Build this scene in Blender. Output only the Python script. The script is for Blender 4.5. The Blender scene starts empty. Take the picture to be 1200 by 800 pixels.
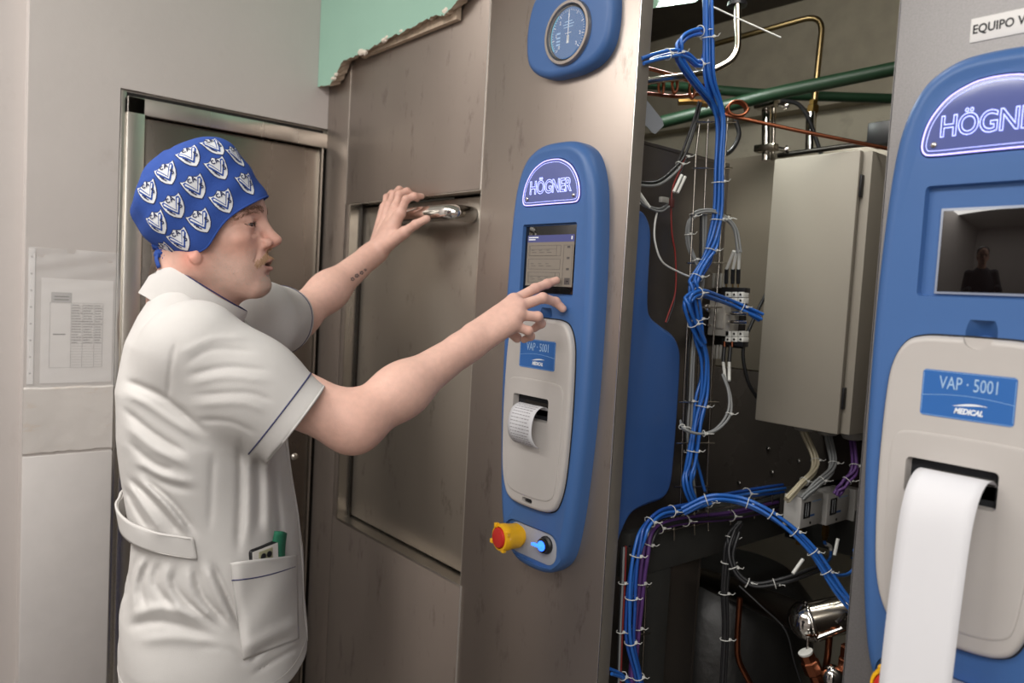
import bpy, bmesh, math, random
import numpy as np
from mathutils import Vector, Matrix
from mathutils.bvhtree import BVHTree

random.seed(7)
SC = bpy.context.scene
COL = SC.collection
PI = math.pi

# ------------------------------------------------------------------ camera
F_PX = 893.58                                   # focal length for a 1200 px wide frame
CAM = np.array([0.0, -1.0, 1.5])
M = np.array([[0.64567098, -0.08240801, 0.75915605],
              [0.76154768, -0.00362642, -0.64809874],
              [0.05616154, 0.99659208, 0.06041615]])
U_, S_, Vt_ = np.linalg.svd(M)
M = U_ @ Vt_                                    # orthonormal: columns are camera right, up, back

def ray(px, py):
    return M @ np.array([px - 600.0, 400.0 - py, -F_PX])
def at(px, py, d):
    """point of the photograph (px, py) at depth d metres along the view axis"""
    return CAM + ray(px, py) * (d / F_PX)
def onY(px, py, Y=0.0):
    r = ray(px, py); return CAM + r * ((Y - CAM[1]) / r[1])
def onX(px, py, X):
    r = ray(px, py); return CAM + r * ((X - CAM[0]) / r[0])
V = lambda p: Vector((float(p[0]), float(p[1]), float(p[2])))

def make_camera():
    cd = bpy.data.cameras.new('camera'); co = bpy.data.objects.new('camera', cd); COL.objects.link(co)
    m = Matrix(((M[0][0], M[0][1], M[0][2], CAM[0]), (M[1][0], M[1][1], M[1][2], CAM[1]),
                (M[2][0], M[2][1], M[2][2], CAM[2]), (0, 0, 0, 1)))
    co.matrix_world = m
    cd.sensor_width = 36; cd.lens = F_PX / 1200 * 36; cd.clip_start = 0.02
    cd.dof.use_dof = True; cd.dof.focus_distance = 1.27; cd.dof.aperture_fstop = 4.0
    SC.camera = co

# ------------------------------------------------------------------ materials
def srgb(r, g, b):
    f = lambda c: (c / 255 / 12.92) if c <= 10.3 else ((c / 255 + .055) / 1.055) ** 2.4
    return (f(r), f(g), f(b), 1)
MATS = {}
def mat(name, color=(.5, .5, .5, 1), rough=.5, metal=0., noise=0., nscale=20., bump=0., bscale=60., spec=.5,
        emis=None, estr=0., stretch=None, sss=0., coat=0., trans=0., alpha=1., aniso=0., rnoise=0., stain=None, bstretch=None):
    if name in MATS: return MATS[name]
    m = bpy.data.materials.new(name); m.use_nodes = True
    nt = m.node_tree; N = nt.nodes; L = nt.links
    b = N['Principled BSDF']
    b.inputs['Base Color'].default_value = color
    b.inputs['Roughness'].default_value = rough; b.inputs['Metallic'].default_value = metal
    b.inputs['Specular IOR Level'].default_value = spec
    if coat: b.inputs['Coat Weight'].default_value = coat; b.inputs['Coat Roughness'].default_value = .15
    if trans: b.inputs['Transmission Weight'].default_value = trans
    if alpha < 1: b.inputs['Alpha'].default_value = alpha
    if sss:
        b.inputs['Subsurface Weight'].default_value = sss
        b.inputs['Subsurface Radius'].default_value = (.012, .005, .003)
        b.inputs['Subsurface Scale'].default_value = .5
    if emis: b.inputs['Emission Color'].default_value = emis; b.inputs['Emission Strength'].default_value = estr
    tc = N.new('ShaderNodeTexCoord')
    def mapped(st):
        mp = N.new('ShaderNodeMapping'); L.new(tc.outputs['Object'], mp.inputs['Vector'])
        if st: mp.inputs['Scale'].default_value = st
        return mp.outputs['Vector']
    if noise or rnoise:
        n = N.new('ShaderNodeTexNoise'); n.inputs['Scale'].default_value = nscale; n.inputs['Detail'].default_value = 6
        L.new(mapped(stretch), n.inputs['Vector'])
        if noise:
            mr = N.new('ShaderNodeMapRange'); mr.inputs[1].default_value = .25; mr.inputs[2].default_value = .75
            mr.inputs[3].default_value = 1 - noise; mr.inputs[4].default_value = 1 + noise
            L.new(n.outputs['Fac'], mr.inputs[0])
            mx = N.new('ShaderNodeVectorMath'); mx.operation = 'SCALE'; mx.inputs[0].default_value = color[:3]
            L.new(mr.outputs[0], mx.inputs['Scale'])
            last = mx.outputs[0]
            if stain:
                n2 = N.new('ShaderNodeTexNoise'); n2.inputs['Scale'].default_value = stain[1]; n2.inputs['Detail'].default_value = 8
                n2.inputs['Roughness'].default_value = .7
                L.new(mapped(stain[3] if len(stain) > 3 else None), n2.inputs['Vector'])
                r2 = N.new('ShaderNodeMapRange'); r2.inputs[1].default_value = stain[2]; r2.inputs[2].default_value = stain[2] + .14
                L.new(n2.outputs['Fac'], r2.inputs[0])
                m2 = N.new('ShaderNodeMix'); m2.data_type = 'RGBA'
                sc2 = N.new('ShaderNodeMath'); sc2.operation = 'MULTIPLY'; sc2.inputs[1].default_value = stain[4] if len(stain) > 4 else .6
                L.new(r2.outputs[0], sc2.inputs[0]); L.new(sc2.outputs[0], m2.inputs[0])
                L.new(last, m2.inputs[6]); m2.inputs[7].default_value = stain[0]
                last = m2.outputs[2]
            L.new(last, b.inputs['Base Color'])
        if rnoise:
            mr = N.new('ShaderNodeMapRange'); mr.inputs[1].default_value = .3; mr.inputs[2].default_value = .7
            mr.inputs[3].default_value = max(rough - rnoise, .02); mr.inputs[4].default_value = rough + rnoise
            L.new(n.outputs['Fac'], mr.inputs[0]); L.new(mr.outputs[0], b.inputs['Roughness'])
    if bump:
        n = N.new('ShaderNodeTexNoise'); n.inputs['Scale'].default_value = bscale; n.inputs['Detail'].default_value = 5
        L.new(mapped(bstretch), n.inputs['Vector'])
        bp = N.new('ShaderNodeBump'); bp.inputs['Strength'].default_value = bump; bp.inputs['Distance'].default_value = .002
        L.new(n.outputs['Fac'], bp.inputs['Height']); L.new(bp.outputs['Normal'], b.inputs['Normal'])
    MATS[name] = m; return m

def mat_attr(name, rough=.5, sss=0., bump=0., bscale=200., spec=.5, noise=0.):
    """principled material whose own colour comes from the mesh's colour attribute"""
    m = mat(name, rough=rough, sss=sss, bump=bump, bscale=bscale, spec=spec)
    nt = m.node_tree; a = nt.nodes.new('ShaderNodeAttribute'); a.attribute_name = 'Col'
    n = nt.nodes.new('ShaderNodeTexNoise'); n.inputs['Scale'].default_value = 90; n.inputs['Detail'].default_value = 6
    tc = nt.nodes.new('ShaderNodeTexCoord'); nt.links.new(tc.outputs['Object'], n.inputs['Vector'])
    mr = nt.nodes.new('ShaderNodeMapRange'); mr.inputs[1].default_value = .3; mr.inputs[2].default_value = .7
    mr.inputs[3].default_value = 1 - noise; mr.inputs[4].default_value = 1 + noise
    nt.links.new(n.outputs['Fac'], mr.inputs[0])
    mx = nt.nodes.new('ShaderNodeVectorMath'); mx.operation = 'SCALE'
    nt.links.new(a.outputs['Color'], mx.inputs[0]); nt.links.new(mr.outputs[0], mx.inputs['Scale'])
    nt.links.new(mx.outputs[0], nt.nodes['Principled BSDF'].inputs['Base Color'])
    return m

# ------------------------------------------------------------------ object helpers
def link(name, me, m=None, parent=None, smooth=None):
    o = bpy.data.objects.new(name, me); COL.objects.link(o)
    if m is not None:
        for k in (m if isinstance(m, (list, tuple)) else [m]): me.materials.append(k)
    if parent is not None: o.parent = parent; o.matrix_parent_inverse = parent.matrix_world.inverted() if False else Matrix.Translation(-parent.location)
    if smooth: smooth_by(me, smooth)
    return o
def smooth_by(me, ang):
    """smooth shading, edges sharper than ang degrees stay sharp"""
    me.polygons.foreach_set('use_smooth', [True] * len(me.polygons))
    if ang >= 180: return
    bm = bmesh.new(); bm.from_mesh(me); lim = math.radians(ang)
    for e in bm.edges:
        if len(e.link_faces) == 2 and e.calc_face_angle(0) > lim: e.smooth = False
    bm.to_mesh(me); bm.free()
def tag(o, label=None, cat=None, group=None, kind=None):
    if label: o['label'] = label
    if cat: o['category'] = cat
    if group: o['group'] = group
    if kind: o['kind'] = kind
    return o
def thing(name, loc, label, cat, group=None):
    o = bpy.data.objects.new(name, None); COL.objects.link(o); o.location = V(loc); o.empty_display_size = .05
    bpy.context.view_layer.update()
    return tag(o, label, cat, group)
def mesh(name, verts, faces):
    me = bpy.data.meshes.new(name); me.from_pydata([tuple(map(float, v)) for v in verts], [], faces); me.update(); return me
def from_bm(bm, name):
    bmesh.ops.recalc_face_normals(bm, faces=bm.faces)
    me = bpy.data.meshes.new(name); bm.to_mesh(me); bm.free(); return me

def bm_box(bm, lo, hi, bevel=0., seg=2, rot=None, piv=None):
    c = [(a + b) / 2 for a, b in zip(lo, hi)]; s = [abs(b - a) for a, b in zip(lo, hi)]
    r = bmesh.ops.create_cube(bm, size=1)
    vs = r['verts']
    for v in vs: v.co = Vector((v.co.x * s[0] + c[0], v.co.y * s[1] + c[1], v.co.z * s[2] + c[2]))
    if bevel:
        es = list({e for v in vs for e in v.link_edges})
        rr = bmesh.ops.bevel(bm, geom=es, offset=min(bevel, min(s) * .45), segments=seg, profile=.5, affect='EDGES')
        vs = list({v for f in rr['faces'] for v in f.verts} | {v for v in vs if v.is_valid})
    if rot is not None: bmesh.ops.rotate(bm, verts=vs, cent=piv or c, matrix=rot)
    return vs
def box(name, lo, hi, m, parent=None, bevel=0., rot=None, piv=None):
    bm = bmesh.new(); bm_box(bm, lo, hi, bevel, 2, rot, piv)
    return link(name, from_bm(bm, name), m, parent, 40 if bevel else None)

def catmull(P, n=8, closed=False):
    P = [np.array(p, float) for p in P]; out = []
    N = len(P)
    if N == 2: return P
    for i in range(N if closed else N - 1):
        p1, p2 = P[i], P[(i + 1) % N]
        p0 = P[(i - 1) % N] if (closed or i > 0) else 2 * p1 - p2
        p3 = P[(i + 2) % N] if (closed or i + 2 < N) else 2 * p2 - p1
        for k in range(n):
            t = k / n
            out.append(.5 * ((2 * p1) + (-p0 + p2) * t + (2 * p0 - 5 * p1 + 4 * p2 - p3) * t * t + (-p0 + 3 * p1 - 3 * p2 + p3) * t ** 3))
    if not closed: out.append(P[-1])
    return out
def fillet(P, r, n=5):
    P = [np.array(p, float) for p in P]; out = [P[0]]
    for i in range(1, len(P) - 1):
        a, b, c = P[i - 1], P[i], P[i + 1]
        d1 = a - b; d2 = c - b; l = min(r, np.linalg.norm(d1) * .45, np.linalg.norm(d2) * .45)
        p = b + d1 / np.linalg.norm(d1) * l; q = b + d2 / np.linalg.norm(d2) * l
        for k in range(n + 1):
            t = k / n; out.append((1 - t) ** 2 * p + 2 * t * (1 - t) * b + t * t * q)
    out.append(P[-1]); return out
def bm_sweep(bm, P, r, seg=10, caps=True, flat=None):
    """round tube along P; r a number or one per point"""
    P = [np.array(p, float) for p in P]; n = len(P)
    R = r if hasattr(r, '__len__') else [r] * n
    T = []
    for i in range(n):
        d = P[min(i + 1, n - 1)] - P[max(i - 1, 0)]; T.append(d / (np.linalg.norm(d) + 1e-12))
    u = np.cross(T[0], [0, 0, 1.]);
    if np.linalg.norm(u) < .1: u = np.cross(T[0], [0, 1., 0])
    u /= np.linalg.norm(u); rings = []
    for i in range(n):
        u = u - T[i] * (u @ T[i]); u /= np.linalg.norm(u); w = np.cross(T[i], u)
        f = flat or 1.
        rings.append([bm.verts.new(P[i] + R[i] * (u * math.cos(2 * PI * k / seg) + w * f * math.sin(2 * PI * k / seg))) for k in range(seg)])
    for a, b in zip(rings, rings[1:]):
        for k in range(seg): bm.faces.new((a[k], a[(k + 1) % seg], b[(k + 1) % seg], b[k]))
    if caps: bm.faces.new(rings[0][::-1]); bm.faces.new(rings[-1])
def tube(name, P, r, m, parent=None, seg=10, flat=None):
    bm = bmesh.new(); bm_sweep(bm, P, r, seg, True, flat)
    return link(name, from_bm(bm, name), m, parent, 50)
def bm_lathe(bm, prof, c, axis, seg=24):
    """prof: [(radius, height along axis)]"""
    ax = np.array(axis, float); ax /= np.linalg.norm(ax); c = np.array(c, float)
    u = np.cross(ax, [0, 0, 1.]);
    if np.linalg.norm(u) < .1: u = np.cross(ax, [0, 1., 0])
    u /= np.linalg.norm(u); w = np.cross(ax, u); rings = []
    for r, h in prof:
        if r < 1e-6: rings.append([bm.verts.new(c + ax * h)])
        else: rings.append([bm.verts.new(c + ax * h + r * (u * math.cos(2 * PI * k / seg) + w * math.sin(2 * PI * k / seg))) for k in range(seg)])
    for a, b in zip(rings, rings[1:]):
        for k in range(seg):
            k2 = (k + 1) % seg
            if len(a) == 1 and len(b) > 1: bm.faces.new((a[0], b[k], b[k2]))
            elif len(b) == 1 and len(a) > 1: bm.faces.new((a[k], a[k2], b[0]))
            elif len(a) > 1: bm.faces.new((a[k], a[k2], b[k2], b[k]))
    if len(rings[0]) > 1: bm.faces.new(rings[0][::-1])
    if len(rings[-1]) > 1: bm.faces.new(rings[-1])
def lathe(name, prof, c, axis, m, parent=None, seg=24, ang=40):
    bm = bmesh.new(); bm_lathe(bm, prof, c, axis, seg)
    return link(name, from_bm(bm, name), m, parent, ang)

def inset_poly(P, d):
    """2D polygon inset by d along averaged normals"""
    n = len(P); A = 0
    for i in range(n): A += P[i][0] * P[(i + 1) % n][1] - P[(i + 1) % n][0] * P[i][1]
    s = 1 if A > 0 else -1; out = []
    for i in range(n):
        p0, p1, p2 = P[i - 1], P[i], P[(i + 1) % n]
        t = np.array([p2[0] - p0[0], p2[1] - p0[1]]); t = t / (np.linalg.norm(t) + 1e-12)
        out.append((p1[0] - s * t[1] * d, p1[1] + s * t[0] * d))
    return out
def bm_plate(bm, P, levels, to3):
    """stack of rings: levels [(inset, height)], last one capped; to3(a, b, h) -> xyz"""
    rings = []
    for d, h in levels:
        rings.append([bm.verts.new(to3(a, b, h)) for a, b in inset_poly(P, d)])
    n = len(P)
    for a, b in zip(rings, rings[1:]):
        for k in range(n): bm.faces.new((a[k], a[(k + 1) % n], b[(k + 1) % n], b[k]))
    bm.faces.new(rings[0][::-1]); bm.faces.new(rings[-1])
def XZ(a, b, h): return (a, -h, b)               # plates on the machine front: height h towards the room
def plate(name, P, levels, m, parent=None, to3=XZ, ang=35):
    bm = bmesh.new(); bm_plate(bm, P, levels, to3)
    me = from_bm(bm, name); 
    return link(name, me, m, parent, ang)
def round_rect(x0, z0, x1, z1, r, n=6):
    out = []
    for cx, cz, a0 in ((x1 - r, z1 - r, 0), (x0 + r, z1 - r, 90), (x0 + r, z0 + r, 180), (x1 - r, z0 + r, 270)):
        for k in range(n + 1):
            a = math.radians(a0 + 90 * k / n); out.append((cx + r * math.cos(a), cz + r * math.sin(a)))
    return out
def boolean(o, cutters, op='DIFFERENCE'):
    """apply cuts to o and delete the cutters"""
    for c in cutters:
        md = o.modifiers.new('b', 'BOOLEAN'); md.operation = op; md.object = c; md.solver = 'EXACT'
    bpy.context.view_layer.update(); dg = bpy.context.evaluated_depsgraph_get()
    me = bpy.data.meshes.new_from_object(o.evaluated_get(dg), depsgraph=dg)
    o.modifiers.clear(); old = o.data; o.data = me; bpy.data.meshes.remove(old)
    for c in cutters: bpy.data.objects.remove(c, do_unlink=True)
    return o
def text_mesh(s, size, depth=.0006, bold=0., spacing=1., shear=0.):
    cu = bpy.data.curves.new('txt', 'FONT'); cu.body = s; cu.size = size; cu.extrude = depth / 2; cu.offset = bold
    cu.space_character = spacing; cu.shear = shear; cu.align_x = 'CENTER'; cu.align_y = 'CENTER'; cu.resolution_u = 3
    o = bpy.data.objects.new('txt', cu); COL.objects.link(o); bpy.context.view_layer.update()
    dg = bpy.context.evaluated_depsgraph_get(); me = bpy.data.meshes.new_from_object(o.evaluated_get(dg), depsgraph=dg)
    bpy.data.objects.remove(o, do_unlink=True); return me
def text_on(name, s, size, c, u, v, m, parent=None, width=None, **k):
    """lettering at c, running along u, upright along v; width squeezes it to that many metres"""
    me = text_mesh(s, size, **k); u = np.array(u, float); v = np.array(v, float); w = np.cross(u, v)
    xs = [p.co.x for p in me.vertices]
    sx = 1. if width is None else width / max(max(xs) - min(xs), 1e-6)
    mx = (max(xs) + min(xs)) / 2
    ys = [p.co.y for p in me.vertices]; my = (max(ys) + min(ys)) / 2
    for p in me.vertices: p.co = V(np.array(c) + u * (p.co.x - mx) * sx + v * (p.co.y - my) + w * p.co.z)
    return link(name, me, m, parent)
EX = np.array([1., 0, 0]); EY = np.array([0, 1., 0]); EZ = np.array([0, 0, 1.])
# ================================================================== the room
make_camera()
wall_white = mat('painted plaster', srgb(198, 191, 187), .75, noise=.04, nscale=3, bump=.35, bscale=40, stain=(srgb(170, 160, 152), 5, .62, None, .35))
wall_patch = mat('patched plaster', srgb(214, 208, 203), .8, noise=.06, nscale=8, bump=.9, bscale=25, stain=(srgb(205, 180, 155), 9, .58, (1, 1, 3), .6))
green_paint = mat('green painted plaster', srgb(158, 198, 180), .6, noise=.03, nscale=4, bump=.25, bscale=60)
raw_plaster = mat('broken plaster', srgb(186, 168, 148), .95, noise=.25, nscale=60, bump=1., bscale=90)
ceil_m = mat('ceiling paint', srgb(215, 213, 208), .9, noise=.02)
floor_m = mat('vinyl floor', srgb(120, 115, 110), .4, noise=.08, nscale=10)
dark_gap = mat('dark gap', srgb(30, 28, 26), .8)

def S(o): return tag(o, kind='structure')
S(box('floor', (-3.6, -4.2, -.1), (2.6, 2.0, 0), floor_m))
S(box('ceiling', (-3.6, -4.2, 2.9), (2.6, .0, 3.0), ceil_m))
S(box('wall_right', (2.5, -4.1, 0), (2.6, 2.0, 2.9), wall_white))
S(box('wall_back', (-3.5, -4.2, 0), (2.6, -4.1, 2.9), wall_white))
# wall left of the machine: a pier with the steel door, then a recessed stretch beyond
XL = -2.03
S(box('wall_left', (XL - .3, -.722, 0), (XL, -.535, 2.9), wall_white))
S(box('wall_left', (XL - .3, -.535, 1.94), (XL, .02, 2.9), wall_white))
S(box('wall_side', (XL - .40, -4.1, 0), (XL - .045, -.722, 2.9), wall_white))
# the patched stretch of plaster with a little step at its lower edge
bm = bmesh.new()
g = []
for i in range(17):
    y = -.7215 + (.186) * i / 16
    g.append((y, 1.228 + random.uniform(-.0012, .0012), 1.072 + random.uniform(-.0015, .0015)))
for k in range(16):
    a, b = g[k], g[k + 1]
    vs = [bm.verts.new(p) for p in ((XL + .0005, a[0], a[1]), (XL + .0005, b[0], b[1]), (XL + .004, b[0], b[1] - .004), (XL + .004, a[0], a[1] - .004),
                                    (XL + .0045, a[0], a[2] + .004), (XL + .0045, b[0], b[2] + .004), (XL + .0005, b[0], b[2]), (XL + .0005, a[0], a[2]))]
    for q in ((0, 1, 2, 3), (3, 2, 5, 4), (4, 5, 6, 7)): bm.faces.new([vs[j] for j in q])
bmesh.ops.remove_doubles(bm, verts=bm.verts, dist=1e-5)
S(link('trim_1', from_bm(bm, 'patch'), wall_patch))
S(box('trim_2', (XL, -.7215, .3), (XL + .006, -.535, 1.068), mat('lower plaster', srgb(212, 207, 204), .7, noise=.03, bump=.2), bevel=.002))

# ---- steel door in the left wall
steel_frame = mat('satin steel frame', srgb(205, 200, 192), .3, 1., noise=.06, nscale=6, rnoise=.06, stretch=(1, 1, .15), bump=.05, bscale=300)
steel_door = mat('steel door sheet', srgb(128, 121, 114), .26, 1., noise=.08, nscale=5, rnoise=.08, stretch=(1, 1, .3), bump=.1, bscale=400, bstretch=(1, 12, .6))
steel_dark = mat('steel reveal', srgb(120, 112, 104), .4, 1.)
door = thing('door_1', (XL, -.27, 0), None, None); S(door)
bm = bmesh.new()
y0, y1, zt = -.520, -.008, 1.925; w = .040
bm_box(bm, (XL - .05, y0, 0), (XL + .004, y0 + w, zt), .002)
bm_box(bm, (XL - .05, y0, zt - w), (XL + .004, y1 + .02, zt), .002)
bm_box(bm, (XL - .06, y0 - .012, 0), (XL - .006, y0, zt + .018), .001)
bm_box(bm, (XL - .06, y0 - .012, zt), (XL - .012, y1 + .02, zt + .018), .001)
link('door_frame', from_bm(bm, 'f'), steel_frame, door, 40)
box('frame_shadow_gap', (XL - .06, y0, zt + .0005), (XL - .008, y1, zt + .010), dark_gap, door)
box('door_leaf', (XL - .06, y0 + w + .002, 0), (XL - .012, -.012, zt - w - .004), steel_door, door, bevel=.002)
box('door_edge_strip', (XL - .03, -.0115, 0), (XL - .002, -.0075, zt - w), steel_frame, door)
p = onX(345, 535, XL - .012)
lathe('door_bolt', [(.010, 0), (.010, .002), (.007, .004), (.006, .007), (0, .009)], p, EX, steel_frame, door)
box('door_backing', (XL - .30, -.535, 0), (XL - .061, .02, 1.94), dark_gap, door)

# ---- green plastered wall above the machine, its lower edge broken off
top = 2.9
edge = [(-2.029, 2.052), (-1.975, 2.045), (-1.957, 2.043), (-1.938, 2.052), (-1.925, 2.066), (-1.905, 2.078), (-1.893, 2.090), (-1.872, 2.094), (-1.84, 2.092),
        (-1.80, 2.096), (-1.75, 2.097), (-1.70, 2.101), (-1.66, 2.104), (-1.61, 2.103), (-1.57, 2.107), (-1.53, 2.106), (-1.49, 2.110),
        (-1.45, 2.108), (-1.425, 2.104), (-1.40, 2.112), (-1.37, 2.125), (-1.33, 2.150), (-1.29, 2.166), (-1.2, 2.19), (-1.0, 2.22), (-.88, 2.24)]
E2 = []
for (a, b), (c, d) in zip(edge, edge[1:]):
    for k in range(5):
        t = k / 5; E2.append((a + (c - a) * t, b + (d - b) * t + random.uniform(-.0030, .0030)))
E2.append(edge[-1])
bm = bmesh.new(); n = len(E2)
fr = [bm.verts.new((a, -.034, b)) for a, b in E2]; tp = [bm.verts.new((a, -.034, top)) for a, b in E2]
md = [bm.verts.new((a, -.026 + random.uniform(-.004, .004), b + .002 + random.uniform(-.003, .006))) for a, b in E2]
bk = [bm.verts.new((a, -.004, b + .006 + random.uniform(0, .012))) for a, b in E2]; tb = [bm.verts.new((a, -.004, top)) for a, b in E2]
for k in range(n - 1):
    bm.faces.new((fr[k], fr[k + 1], tp[k + 1], tp[k])).material_index = 0
    bm.faces.new((fr[k], md[k], md[k + 1], fr[k + 1])).material_index = 1
    bm.faces.new((md[k], bk[k], bk[k + 1], md[k + 1])).material_index = 1
    bm.faces.new((bk[k], tb[k], tb[k + 1], bk[k + 1])).material_index = 1
bm.faces.new((fr[-1], tp[-1], tb[-1], bk[-1], md[-1])).material_index = 1
S(link('wall_front', from_bm(bm, 'g'), [green_paint, raw_plaster]))
S(box('wall_upper', (-.88, -.034, 2.62), (2.6, .0, 2.9), green_paint))
# loose lumps of plaster along the broken edge
lump = mat('plaster crumbs', srgb(232, 222, 208), .95, bump=1., bscale=120)
bm = bmesh.new()
for (x, z, s) in ((-1.94, 2.058, .012), (-1.925, 2.066, .010), (-1.79, 2.098, .016), (-1.775, 2.094, .012), (-1.68, 2.104, .012), (-1.665, 2.108, .010), (-1.60, 2.108, .010), (-1.42, 2.112, .012), (-1.35, 2.14, .012)):
    r = bmesh.ops.create_icosphere(bm, subdivisions=2, radius=s)
    for v in r['verts']:
        v.co = Vector((v.co.x * random.uniform(.8, 1.3) + x, v.co.y * .5 - .031, v.co.z * random.uniform(.35, .7) + z))
S(link('trim_3', from_bm(bm, 'l'), lump))
# tan masonry left bare behind the break
S(box('trim_4', (-1.82, -.016, 2.094), (-1.40, -.004, 2.13), raw_plaster))

# ---- paper in a clear sleeve, taped to the pier
pt = thing('wall_notice', (XL + .002, -.62, 1.22), 'typed log sheet in a clear plastic sleeve taped to the white wall', 'notice')
paper = mat('white paper', srgb(222, 217, 214), .8)
yy = lambda px, py: onX(px, py, XL + .002)[1:]
a = (-.708, 1.226); b = (-.533, 1.545)
box('sheet', (XL + .0006, -.690, 1.236), (XL + .0012, -.540, 1.480), paper, pt)
pr = mat('printed grey', srgb(120, 116, 114), .8); prl = mat('printed light grey', srgb(176, 172, 170), .8)
bm = bmesh.new(); rp = random.Random(3)
def seg2(bm, y0, z0, y1, z1, h=.0003): bm_box(bm, (XL + .0012, y0, z0), (XL + .00135 + h, y1, z1))
z = 1.452
bm2 = bmesh.new(); bm_box(bm2, (XL + .0012, -.670, 1.425), (XL + .0015, -.628, 1.448)); link('header_block', from_bm(bm2, 'hb'), prl, pt)
for zz in (1.438, 1.431):
    bm_box(bm, (XL + .0015, -.664, zz - .0012), (XL + .0018, -.634, zz + .0012))
for yv in (-.672, -.629, -.605, -.58, -.562): seg2(bm, yv, 1.272, yv + .0004, 1.424)
for k in range(24): 
    zz = 1.272 + k * .0063
    seg2(bm, -.629, zz, -.562, zz + .0003)
    if k > 8:
        y = -.627
        for c, wd in ((-.627, .02), (-.603, .02), (-.578, .014)):
            yq = c
            while yq < c + wd * rp.uniform(.6, 1):
                l = rp.uniform(.002, .005); seg2(bm, yq, zz + .0015, yq + l, zz + .0032); yq += l + .001
seg2(bm, -.672, 1.272, -.562, 1.2724); seg2(bm, -.672, 1.424, -.562, 1.4244)
bm_box(bm, (XL + .0012, -.665, 1.349), (XL + .0015, -.640, 1.3515))
link('printing', from_bm(bm, 'pr'), pr, pt)
film = mat('clear plastic film', (1, 1, 1, 1), .12, spec=.8, alpha=.22, bump=1., bscale=25)
bm = bmesh.new(); nx, nz = 26, 40; G = []
for i in range(nz + 1):
    row = []
    for j in range(nx + 1):
        y = -.714 + .186 * j / nx; z = 1.226 + .322 * i / nz
        k = max(0, (z - 1.44) / .1)
        wv = (.0012 * math.sin(y * 90 + z * 60) + .0010 * math.sin(z * 170 - y * 40)) * (.4 + 1.6 * k)
        row.append(bm.verts.new((XL + .0032 + wv, y + .003 * math.sin(z * 40), z)))
    G.append(row)
for i in range(nz):
    for j in range(nx): bm.faces.new((G[i][j], G[i][j + 1], G[i + 1][j + 1], G[i + 1][j]))
link('plastic_sleeve', from_bm(bm, 'sl'), film, pt, 180)
bm = bmesh.new()
bm_box(bm, (XL + .0010, -.716, 1.235), (XL + .0016, -.703, 1.545))
link('binder_strip', from_bm(bm, 'bs'), mat('white binder strip', srgb(226, 222, 220), .5), pt)
for k in range(8): lathe('punch_hole', [(.0022, 0), (.0022, .0004)], (XL + .0017, -.7095, 1.26 + k * .038), EX, prl, pt, 10)
# ================================================================== steriliser, steel front
def steel(name, c, r, **k):
    return mat(name, c, r, .82, noise=.07, nscale=4, rnoise=.07, stretch=(1, 1, .25), bump=.06, bscale=260, bstretch=(10, 1, .5), **k)
ss = steel('brushed steel front', srgb(168, 157, 149), .38, stain=(srgb(84, 72, 66), 14, .57, (1.6, 1, .5), .6))
ss_door = steel('brushed steel door', srgb(158, 150, 140), .36, stain=(srgb(72, 62, 58), 12, .58, (1.6, 1, .6), .7))
ss_grey = mat('grey speckled steel', srgb(138, 136, 136), .48, .7, noise=.1, nscale=400, bump=.1, bscale=500)
chrome = mat('polished chrome', srgb(225, 222, 218), .08, 1.)
bright = mat('bright cut edge', srgb(240, 238, 234), .25, 1.)
bk_metal = mat('dark steel', srgb(70, 67, 64), .45, 1., noise=.1)

st = thing('steam_sterilizer', (-1.45, .3, 0), 'large stainless steel steriliser with a recessed door and a chrome bar handle', 'steriliser')
TOPZ = 2.62; T = .0018
def sheet(name, x0, z0, x1, z1, m=ss, par=None, y0=0., t=T):
    return box(name, (x0, y0, z0), (x1, y0 + t, z1), m, par, bevel=.0008)
DX0, DX1, DZ0, DZ1 = -1.872, -1.300, .86, 1.720
sheet('end_panel', -2.028, .02, -1.9025, TOPZ, par=st)
sheet('upper_panel', -1.9, DZ1, -1.3025, TOPZ, par=st)
sheet('lower_panel', -1.9, .02, -1.292, DZ0, par=st)
sheet('side_strip', -1.9, DZ0, DX0, DZ1, par=st)
sheet('console_panel', -1.2985, .02, -.884, TOPZ, par=st)
box('panel_seam', (-1.9026, -.0012, DZ1), (-1.9002, .004, TOPZ), bright, st)
box('panel_seam', (-1.3026, -.0014, DZ1), (-1.2988, .004, TOPZ), bright, st)
box('panel_seam', (-1.2918, -.0014, .02), (-1.2984, .004, DZ0), bright, st)
# reveal of the door opening
bm = bmesh.new(); D = .042
bm_box(bm, (DX0 - .004, -.0012, DZ0 - .004), (DX0 + .001, D, DZ1)); 
bm_box(bm, (DX0, -.0012, DZ0 - .005), (DX1, D, DZ0 + .001))
bm_box(bm, (DX0, .0, DZ1 - .001), (DX1, D, DZ1 + .002))
bm_box(bm, (DX1 - .001, .0, DZ0), (DX1 + .002, D, DZ1))
link('door_reveal', from_bm(bm, 'rv'), steel_frame, st)
box('reveal_gasket', (DX0 + .001, .030, DZ0 + .001), (DX0 + .012, .036, DZ1 - .001), bk_metal, st)
dr = box('chamber_door', (DX0 + .008, .036, DZ0 + .006), (DX1 - .002, .06, DZ1 - .006), ss_door, st, bevel=.003)
# handle: thick chrome bar on two stand-offs
h0 = onY(450, 253, -.012); h1 = onY(530, 252, -.012); zc = (h0[2] + h1[2]) / 2
hb = bmesh.new(); r = .0182
xa, xb = -1.668, -1.372
bm_sweep(hb, fillet([(xa, .034, zc), (xa, -.022, zc), (xb, -.022, zc), (xb, .034, zc)], .034, 10), r, 28)
link('door_handle', from_bm(hb, 'h'), chrome, dr, 60)
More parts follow.
